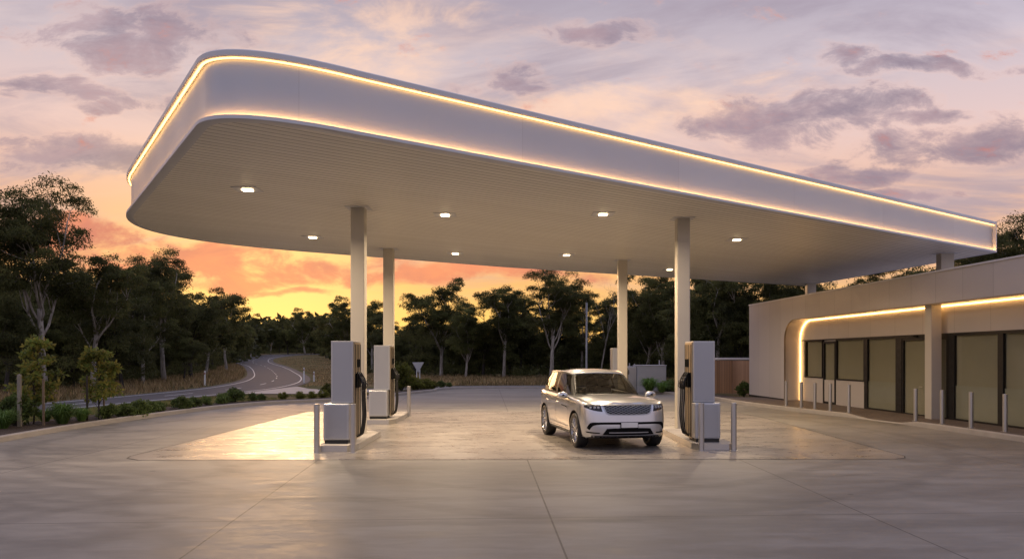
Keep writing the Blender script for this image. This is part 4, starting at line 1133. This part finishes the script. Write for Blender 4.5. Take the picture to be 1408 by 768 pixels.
# ------------------------------------------------------------------ trees and plants
rng = np.random.default_rng(7)
def unit(v): return v / (np.linalg.norm(v, axis=-1, keepdims=True) + 1e-9)
def leaves(centers, radii, per, L, flat=.72, hang=.55, wid=.34):
    """diamond shaped leaf sprays packed toward the upper shell of each clump"""
    c = np.repeat(np.asarray(centers), per, 0); r = np.repeat(np.asarray(radii), per)[:, None]; n = len(c)
    d = unit(rng.normal(size=(n, 3))); d[:, 2] = np.where(d[:, 2] < -.45, -d[:, 2] * .7, d[:, 2])
    rad = rng.uniform(.25, 1, (n, 1)) ** .55
    p = c + d * rad * r * np.array([1, 1, flat]) * rng.uniform(.8, 1.12, (n, 1))
    ax = unit(rng.normal(size=(n, 3)) + d * .5 + np.array([0, 0, -hang * 1.6]))
    sd = unit(np.cross(ax, rng.normal(size=(n, 3))))
    l = (np.repeat(np.asarray(L), per)[:, None] if hasattr(L, '__len__') else L) * rng.uniform(.6, 1.35, (n, 1)); w = l * wid
    return np.stack([p, p + ax * l * .45 + sd * w * .5, p + ax * l, p + ax * l * .45 - sd * w * .5], 1).reshape(-1, 3)

def make_tree(seed, H, spread, fork=.42, nl=4, lean=.08, clump=.095, per=150, L=.24, dark=False, bare=False, low=False, r0=None):
    """gum tree: forked trunk, limbs that rise and spread, layered open crown of clumps"""
    rs = np.random.default_rng(seed); r0 = r0 or H * .017
    mb = MB(); cs, rr = [], []
    up = np.array([0, 0, 1.])
    def curve(p, d, ln, n, wob, bend):
        P = [p]; d = d.copy()
        for k in range(n):
            d = unit(d + rs.normal(size=3) * wob + up * bend); P.append(P[-1] + d * ln / n)
        return P, d
    tl = H * fork; d0 = unit(np.array([rs.normal() * lean, rs.normal() * lean, 1]))
    P, d = curve(np.array([0, 0, -.15]), d0, tl + .15, 6, .05, .02)
    mb.tube(P, np.linspace(r0 * 1.15, r0 * .72, 7), 8)
    tip = P[-1]; a0 = rs.uniform(0, 6.28)
    for i in range(nl):
        a = a0 + 2 * pi * i / nl + rs.normal() * .25
        tilt = rs.uniform(.28, .75) if i else rs.uniform(.05, .2)
        start = P[-1 - (i % 3)] if i else tip
        dd = unit(np.array([cos(a) * tilt * spread, sin(a) * tilt * spread, 1.]))
        ln = H * rs.uniform(.30, .46) * (1.15 if i == 0 else 1)
        Q, d2 = curve(start, dd, ln, 6, .13, .05); rl = r0 * rs.uniform(.30, .48)
        mb.tube(Q, np.linspace(rl, rl * .45, 7), 6)
        nb_ = rs.integers(5, 8)
        for j in range(nb_):
            st = Q[rs.integers(1, 7)] if j else Q[-1]
            b = rs.uniform(0, 6.28); tt = rs.uniform(.4, 1.25)
            d3 = unit(d2 + np.array([cos(b) * tt * spread, sin(b) * tt * spread, rs.uniform(-.1, .5)]))
            l3 = H * rs.uniform(.10, .22)
            S_, d4 = curve(st, d3, l3, 4, .22, .03)
            mb.tube(S_, np.linspace(rl * .42, rl * .12, 5), 5)
            for k in range(3):
                e = S_[-1] if k == 0 else S_[rs.integers(2, 5)]
                d5 = unit(d4 + rs.normal(size=3) * .8); S5, _ = curve(e, d5, H * rs.uniform(.04, .09), 3, .25, .02)
                mb.tube(S5, np.linspace(rl * .16, rl * .05, 4), 4)
                cs.append(S5[-1]); rr.append(H * clump * rs.uniform(.6, 1.2))
                if rs.random() < .55: cs.append(S5[-1] + rs.normal(size=3) * H * .045 * np.array([1, 1, .7])); rr.append(H * clump * rs.uniform(.45, .9))
    if low:
        for k in range(26):
            a = rs.uniform(0, 6.28); h = rs.uniform(.16, .62) * H; r = spread * H * rs.uniform(.05, .25)
            cs.append(np.array([cos(a) * r, sin(a) * r, h])); rr.append(H * clump * rs.uniform(.9, 1.5))
    tm = mb.mesh('trunk', False); tm.materials.append(M['bark_dark' if dark else 'bark_pale'])
    tm.polygons.foreach_set('use_smooth', np.ones(len(tm.polygons), dtype=bool))
    if bare: return tm, None
    cm = np_mesh('crown', leaves(cs, rr, per, L), 4, M['leaf_dark' if dark and seed % 2 else 'leaf'])
    return tm, cm

def make_bush(seed, H, W, n, per, L, mat, stem='bark_dark', base=.12):
    rs = np.random.default_rng(seed); mb = MB(); cs, rr = [], []
    for k in range(n):
        a = rs.uniform(0, 6.28); h = rs.uniform(base, .9); prof = (sin(pi * min(1, h * .95 + .08)) ** .6)
        r = W / 2 * prof * rs.uniform(.25, .95)
        c = np.array([cos(a) * r, sin(a) * r, h * H]); cs.append(c); rr.append(W * .19 * rs.uniform(.7, 1.25))
        mb.tube([(0, 0, -.05), tuple(c * np.array([.35, .35, .5])), tuple(c)], [W * .02 + .004, W * .013 + .003, .003], 5)
    sm = mb.mesh('stem', False); sm.materials.append(M[stem])
    return sm, np_mesh('foliage', leaves(cs, rr, per, L, .85, .15, .45), 4, M[mat])

def plant(name, meshes, loc, rz, scl, label, cat, group=None, parts=('trunk', 'crown')):
    t = thing(name, label, cat, loc, rz, group); t.scale = (scl, scl, scl) if not hasattr(scl, '__len__') else scl
    for nm, me in zip(parts, meshes):
        if me is not None: link(nm, me, None, t)
    return t

TP = {
 'tall_pale': make_tree(11, 12, 1.05, .40, 7, .06, .072, 270, .16),
 'pale': make_tree(12, 10, 1.1, .36, 6, .10, .078, 230, .175),
 'pale2': make_tree(23, 10, .95, .40, 5, .08, .068, 210, .175, low=True),
 'round': make_tree(14, 10, 1.2, .32, 7, .06, .076, 230, .175, low=True),
 'dark': make_tree(15, 10, .95, .30, 6, .08, .078, 185, .195, dark=True, low=True),
 'dark2': make_tree(17, 10, 1.05, .28, 6, .06, .075, 185, .195, dark=True, low=True),
 'dense': make_tree(18, 9, 1.2, .22, 7, .05, .085, 185, .195, dark=True, low=True),
 'bare': make_tree(33, 10, .8, .5, 5, .06, .1, 0, .2, bare=True, r0=.09),
}
LOOK = {'tall_pale': 'tall open-crowned pale gum', 'pale': 'loose pale-trunked gum', 'pale2': 'upright pale-trunked gum',
        'round': 'broad domed gum', 'dark': 'thick-crowned dark gum', 'dark2': 'bushy dark gum', 'dense': 'low dense dark tree', 'bare': 'leafless grey tree'}
def at_px(px, d): return (px - 704) / 1091 * d
def top_h(py, d): return HC + (490 - py) / 1091 * d
PH = {'tall_pale': 12, 'dense': 9}
REALH = {}
for k, (tm, cm) in TP.items():
    src = cm or tm
    co = np.empty(len(src.vertices) * 3, np.float32); src.vertices.foreach_get('co', co); REALH[k] = float(np.percentile(co.reshape(-1, 3)[:, 2], 99.6))
def tree(kind, px, d, py, label, group=None):
    H = top_h(py, d) - tz(d); s = H / REALH[kind]; w = s * rng.uniform(.95, 1.12)
    return plant('gum_tree' if kind != 'bare' else 'bare_tree', TP[kind], (at_px(px, d), d, tz(d) - .03), rng.uniform(0, 6.28), (w, w, s), label, 'tree', group)

# front rows, hand placed after the skyline: (kind, px, distance, py of the top)
ROWS = [
 ('left of the road', 'front row of gums left of the road', [
  ('tall_pale', 62, 42, 246), ('dark', 8, 40, 380), ('pale2', 128, 45, 352), ('dark2', 168, 50, 388), ('pale', 196, 57, 372), ('tall_pale', 226, 62, 343),
  ('dark2', 262, 72, 372), ('round', 282, 84, 398), ('pale', 312, 108, 408), ('dark', 252, 60, 440)]),
 ('at the far end of the road', 'front row of gums where the road disappears', [
  ('round', 345, 205, 432), ('pale', 372, 236, 440), ('dark2', 396, 232, 436), ('round', 420, 226, 424), ('pale2', 443, 215, 436), ('round', 462, 170, 424)]),
 ('behind the left hand pumps', 'front row of gums behind the left pumps', [
  ('round', 482, 118, 408), ('pale', 512, 98, 414), ('dark2', 540, 88, 432), ('dark', 572, 82, 420)]),
 ('between the pumps and the car', 'front row of gums behind the back lane', [
  ('round', 606, 74, 384), ('pale', 640, 70, 420), ('dark2', 664, 72, 404), ('pale2', 692, 70, 396), ('dark', 716, 74, 400), ('tall_pale', 757, 64, 366)]),
 ('behind the car and light pole', 'front row of gums behind the car', [
  ('bare', 826, 66, 386), ('pale2', 800, 72, 404), ('dark', 842, 70, 420), ('round', 886, 66, 372), ('pale', 912, 62, 380), ('dark2', 950, 60, 372), ('pale2', 985, 58, 366), ('dark', 1020, 57, 380), ('round', 1055, 56, 372), ('pale', 1092, 55, 368)]),
 ('beyond the shop roof', 'front row of gums beyond the shop', [
  ('dark2', 1150, 56, 366), ('pale', 1205, 55, 362), ('dark', 1262, 54, 352), ('round', 1316, 52, 336), ('tall_pale', 1392, 47, 298), ('round', 1450, 46, 300)]),
]
for place, group, lst in ROWS:
    for i, (k, px, d, py) in enumerate(sorted(lst, key=lambda a: a[1])):
        tree(k, px, d, py, f'{LOOK[k]}, {ORD[i]} from the left {place}', group)
# rows behind, filling the wood
BACK = [('in the shaded wood behind the road verge', 'rear gums left of the road', [(px, d, py) for px, d, py in
         ((-60, 46, 330), (-20, 52, 318), (20, 54, 372), (45, 60, 360), (85, 52, 352), (108, 60, 376), (140, 62, 374), (150, 56, 420), (178, 70, 388), (205, 76, 392), (232, 84, 400), (250, 92, 396), (270, 100, 404),
          (292, 118, 412), (300, 135, 420), (322, 150, 428), (336, 180, 436), (60, 48, 430), (100, 49, 440), (190, 62, 446), (220, 68, 448), (-110, 44, 320))]),
        ('in the distant wood above the road end', 'rear gums above the road end', [(px, d, py) for px, d, py in
         ((352, 250, 444), (384, 258, 446), (408, 252, 440), (432, 240, 438), (452, 205, 440), (470, 150, 434), (492, 140, 430), (358, 270, 448), (428, 236, 462), (448, 190, 465), (466, 160, 462))]),
        ('in the dark wood behind the pumps and lane', 'rear gums behind the lane', [(px, d, py) for px, d, py in
         ((500, 115, 424), (522, 104, 426), (552, 98, 428), (588, 92, 412), (598, 84, 440), (622, 86, 418), (634, 78, 446), (652, 84, 412), (676, 82, 410), (702, 80, 414), (728, 82, 392), (742, 78, 430),
          (770, 76, 396), (784, 72, 420), (812, 80, 424), (830, 78, 430), (545, 80, 455), (575, 78, 452), (658, 74, 455), (700, 74, 452))]),
        ('in the dark wood behind the shop and cabinet', 'rear gums behind the shop', [(px, d, py) for px, d, py in
         ((862, 78, 392), (875, 72, 420), (900, 76, 384), (925, 72, 384), (938, 66, 420), (965, 70, 380), (1000, 68, 378), (1010, 62, 430), (1038, 66, 378), (1072, 64, 376), (1040, 60, 430), (1112, 62, 368), (1180, 62, 362),
          (1232, 60, 356), (1290, 60, 344), (1340, 56, 330), (1420, 52, 318), (1500, 50, 300), (1580, 48, 300))])]
for place, group, lst in BACK:
    for i, (px, d, py) in enumerate(lst):
        k = ('dense', 'dark', 'dark2', 'dense', 'dark', 'round')[i % 6]
        lift = 6 if 340 < px < 480 else 16 if px < 340 else 34 if px < 860 else 30
        tree(k, px, d, min(462, py + lift), 'dark gum tree merged ' + place, group)
# small understorey shrubs under the trees, one mass nobody could count
def far_wood():
    cs, rr = [], []
    for k in range(1700):
        px = rng.uniform(-200, 1640)
        d = float(np.interp(px, [-200, 60, 200, 300, 338, 360, 400, 440, 470, 500, 600, 760, 900, 1100, 1640], [58, 62, 84, 128, 190, 262, 285, 262, 190, 135, 98, 88, 84, 74, 62])) * rng.uniform(1.0, 1.12)
        h = rng.uniform(.02, 1) * d * (.030 if 490 < px < 860 else .040 if px > 490 else .046 if px < 300 else .032)
        cs.append((at_px(px, d), d, tz(d) + h)); rr.append(d * .017 * rng.uniform(.7, 1.3))
    L = leaves(cs, rr, 70, np.array(rr) * .42, .8, .3, .5)
    tag(link('far_wood', np_mesh('far_wood', L, 4, M['leaf_dark'])), 'dark mass of far trees filling the wood behind the front gums', 'woodland', kind='stuff')
    cs, rr = [], []
    for k in range(700):
        px = rng.uniform(-140, 1150)
        d = float(np.interp(px, [-140, 60, 200, 260, 300, 345, 440, 470, 500, 600, 760, 900, 1150], [44, 46, 60, 76, 110, 215, 225, 150, 92, 76, 68, 64, 58])) * rng.uniform(.98, 1.22)
        s = rng.uniform(.3, 1.3) * (1 if d < 120 else 1.6); cs.append((at_px(px, d), d, tz(d) + s * .45)); rr.append(s * .8)
    L = leaves(cs, rr, 85, .22, .75, -.2, .4)
    tag(link('undergrowth', np_mesh('undergrowth', L, 4, M['leaf_dark'])), 'low dark scrub growing between the trunks of the wood', 'scrub', kind='stuff')
far_wood()

# verge grass
def grass(name, label, n, sampler, hmin, hmax, w, mat):
    P = np.array(sampler(n)); n = len(P)
    z = np.interp(P[:, 1], [k[0] for k in TK], [k[1] for k in TK]) - .04
    b = np.column_stack([P, z]); a = rng.uniform(0, 6.28, n); sd = np.column_stack([np.cos(a), np.sin(a), np.zeros(n)])
    h = rng.uniform(hmin, hmax, n)[:, None] * np.array([[1]]); ww = w * rng.uniform(.6, 1.4, n)[:, None]
    ln = rng.normal(size=(n, 3)) * .35; ln[:, 2] = 1
    tip = b + ln * h
    V = np.stack([b - sd * ww, b + sd * ww, tip], 1).reshape(-1, 3)
    tag(link(name, np_mesh(name, V, 3, M[mat])), label, 'grass', kind='stuff')
def between(A, B, lo=0., hi=1., y0=None, y1=None):
    A = catmull(A, n=300); B = catmull(B, n=300)
    def f(n):
        out = []
        i = rng.integers(0, 299, n * 3); t = rng.uniform(lo, hi, n * 3); f_ = rng.uniform(0, 1, n * 3)[:, None]
        a = A[i] * (1 - f_) + A[i + 1] * f_; b = B[i] * (1 - f_) + B[i + 1] * f_
        P = a + (b - a) * t[:, None]
        if y0 is not None: P = P[(P[:, 1] > y0) & (P[:, 1] < y1)]
        return P[:n]
    return f
LB = ROAD_B[2:]
LB_out = [(x - 9 - y * .07, y + 2 + y * .04) for x, y in LB]
grass('dry_grass', 'tall dry golden grass on the verge under the gums left of the road', 34000, between(LB, LB_out, .02, 1, 22, 215), .18, .55, .035, 'dry')
RAo = ROAD_A[4:]
grass('verge_grass', 'short straw coloured grass on the inside of the road bend', 16000, between([(-14.2, 53), (-16.2, 64.8), (-22.2, 87), (-34.5, 126), (-47.5, 160), (-54.5, 188)], [(-7, 56), (-8, 66), (-10, 88), (-18, 126), (-26, 160), (-30, 190)], .02, 1), .05, .16, .05, 'dry')
grass('dry_grass', 'rough dry grass between the back lane and the wood', 26000, between([(-7.5, 52.5), (2, 55), (14, 55.2), (34, 55.4)], [(-10, 74), (2, 74), (14, 70), (34, 64)], .0, 1), .15, .5, .04, 'dry')
grass('verge_grass', 'strip of mown grass between the garden bed and the road', 26000, between([(-14.2, 6), (-14.4, 16), (-14.5, 22), (-14.1, 27), (-13.4, 31), (-12.2, 34.2), (-10.4, 36.6)], [(-17.6, 6), (-17.2, 16), (-16.9, 22), (-16.6, 27), (-16, 33), (-14.9, 39), (-13.8, 41.5)], 0, .98), .03, .11, .018, 'greengrass')
grass('verge_grass', 'grass behind the yellow hedge by the driveway', 3000, between([(-9.5, 36.5), (-7.4, 40), (-6.2, 44)], [(-12, 41.5), (-9.5, 42), (-7.2, 44.3)], 0, 1), .03, .09, .02, 'greengrass')

# garden plants along the left kerb
SH = {'round': make_bush(41, .55, .8, 26, 60, .10, 'leaf_shrub'), 'loose': make_bush(42, .6, .7, 20, 48, .11, 'leaf_shrub'), 'yellow': make_bush(43, .7, 1.1, 34, 70, .10, 'leaf_yellow'), 'big': make_bush(44, 1.6, 1.5, 44, 90, .14, 'leaf_yellow')}
def tussock(seed, n=420, H=.62, W=.75):
    rs = np.random.default_rng(seed)
    a = rs.uniform(0, 6.28, n); out = rs.uniform(.1, 1, n) * W; h = H * rs.uniform(.55, 1.1, n)
    d = np.column_stack([np.cos(a), np.sin(a), np.zeros(n)]); b = d * rs.uniform(0, .10, n)[:, None]
    mid = b + d * (out * .4)[:, None]; mid[:, 2] = h * .8
    tip = b + d * out[:, None]; tip[:, 2] = h * rs.uniform(.45, 1.0, n)
    sd = np.column_stack([-np.sin(a), np.cos(a), np.zeros(n)]) * .010
    V = np.concatenate([np.stack([b - sd, b + sd, mid + sd, mid - sd], 1).reshape(-1, 3), np.stack([mid - sd, mid + sd, tip + sd * .15, tip - sd * .15], 1).reshape(-1, 3)])
    return np_mesh('tussock', V, 4, M['tussock'])
tm = [tussock(51), tussock(52, 300, .5, .6)]
def bedpos(px, d): return at_px(px, d), d
shr = [(150, 23.6, 'loose', .75), (172, 24.6, 'round', .72), (192, 25.2, 'round', .85), (206, 26.3, 'loose', .7), (218, 27, 'round', .6), (250, 28.0, 'round', .8), (266, 29.2, 'round', .66), (284, 30.2, 'loose', .62), (304, 31.2, 'round', .72), (321, 32.3, 'round', 1.0),
       (347, 33.2, 'loose', .6), (359, 33.8, 'round', .5), (388, 34.8, 'yellow', .42), (412, 35.0, 'yellow', .46), (428, 35.4, 'yellow', .44), (444, 35.8, 'yellow', .48)]
for i, (px, d, k, s) in enumerate(shr):
    look = {'round': 'rounded green shrub', 'loose': 'loose leafy green shrub', 'yellow': 'yellow-green shrub'}[k]
    plant('shrub', SH[k], (*bedpos(px, d), .08), rng.uniform(0, 6), s, f'{look} on the mulch along the left kerb, {ORD[i]} from the left', 'shrub', 'shrubs along the left kerb', ('stem', 'foliage'))
for i, (px, d, k, s) in enumerate([(455, 38.5, 'yellow', .8), (552, 45.0, 'big', 1.0), (572, 45.2, 'yellow', .95), (584, 45.8, 'yellow', .85), (594, 47.2, 'yellow', .62), (606, 49.3, 'round', .7), (618, 49.8, 'round', .5), (540, 43.5, 'yellow', .9)]):
    lab = ['yellow-green shrub just left of the front left pump', 'tall yellow-green bush behind the rear left pump', 'low yellow hedge clump right of the tall bush', 'low yellow hedge clump under the give way sign', 'small yellow hedge clump at the kerb corner',
           'small green shrub beside the kerb corner', 'smallest green shrub on the back kerb', 'yellow hedge clump hidden behind the rear left pump'][i]
    plant('shrub', SH[k], (*bedpos(px, d), .05), rng.uniform(0, 6), s, lab, 'shrub', 'shrubs at the back kerb', ('stem', 'foliage'))
for px, d, j, s, lab in ((86, 21.9, 0, 1.05, 'large spiky grass tussock between the two staked young trees'), (62, 22.6, 1, .9, 'small spiky grass tussock left of the large one'), (4, 20.3, 0, .95, 'spiky grass tussock at the left edge of the bed'),
                         (112, 22.8, 1, .9, 'small spiky grass tussock right of the large one'), (145, 24.2, 1, .8, 'spiky grass tussock at the foot of the second young tree'),
                         (893, 41.9, 0, 1.35, 'spiky grass tussock in front of the grey cabinet'), (910, 41.6, 1, 1.2, 'smaller grass tussock at the right corner of the grey cabinet')):
    o = link('grass_tussock', tm[j]); o.location = (*bedpos(px, d), .09); o.scale = (s, s, s); o.rotation_euler = (0, 0, px * .1); tag(o, lab, 'tussock', 'spiky grass tussocks')
for px, d, k, s, lab in ((921, 42.6, 'round', 1.15, 'dark green shrub right of the grey cabinet'), (1023, 38.7, 'round', .85, 'tall shrub in front of the timber enclosure'), (24, 21.2, 'loose', 1.5, 'leafy shrub behind the grey stake at the bed edge')):
    plant('shrub', SH[k], (*bedpos(px, d), .05), px * .2, (s, s, s * (1.35 if px > 1000 else 1)), lab, 'shrub', None, ('stem', 'foliage'))
# two staked young trees
def sapling(seed, H, W):
    rs = np.random.default_rng(seed); mb = MB(); cs, rr = [], []
    P = catmull([(0, 0, -.05), (.03, .01, H * .3), (-.02, .02, H * .6), (.02, 0, H * .95)], n=10); mb.tube([tuple(p) for p in P], np.linspace(.026, .006, 10), 6)
    for k in range(34):
        h = rs.uniform(.26, .98); a = rs.uniform(0, 6.28); r = W * .5 * rs.uniform(.3, 1) * (1 - abs(h - .5) ** 1.5 * 1.5)
        s0 = np.array([0, 0, H * max(.15, h - .14)]); e = np.array([cos(a) * r, sin(a) * r, H * h])
        mb.tube([tuple(s0), tuple((s0 + e) / 2 + np.array([0, 0, .04])), tuple(e)], [.010, .007, .003], 4)
        cs.append(e); rr.append(W * .15 * rs.uniform(.7, 1.3))
    t_ = mb.mesh('trunk', False); t_.materials.append(M['bark_dark'])
    return t_, np_mesh('crown', leaves(cs, rr, 60, .125, .8, .25, .5), 4, M['leaf_green'])
plant('young_tree', sapling(61, 2.35, 1.15), (*bedpos(46, 21.7), .09), .4, 1, 'staked young leafy tree in the garden bed beside the grey post', 'young tree', 'staked young trees')
plant('young_tree', sapling(62, 2.1, 1.15), (*bedpos(136, 23.4), .09), 1.9, 1, 'staked young leafy tree in the bed nearer the pumps, with yellow tips', 'young tree', 'staked young trees')
for px, d, h, w, mt, lab in ((27, 20.9, 1.38, .085, 'greystake', 'thick grey timber post left of the first young tree'), (60, 21.3, 1.25, .05, 'stake', 'thin brown stake right of the first young tree'),
                             (120, 23.0, 1.3, .05, 'black', 'dark stake left of the second young tree'), (143, 23.9, 1.05, .045, 'stake', 'short brown stake behind the second young tree')):
    mb = MB().box(-w / 2, w / 2, -w / 2, w / 2, -.1, h, ).add([(-w / 2, -w / 2, h), (w / 2, -w / 2, h), (w / 2, w / 2, h), (-w / 2, w / 2, h), (0, 0, h + .03)], [(0, 1, 4), (1, 2, 4), (2, 3, 4), (3, 0, 4)])
    o = mb.build('garden_stake', M[mt] if mt != 'black' else M['bark_dark']); o.location = (*bedpos(px, d), .1); o.rotation_euler = (radians(1), 0, .2); tag(o, lab, 'stake', 'stakes in the garden bed')
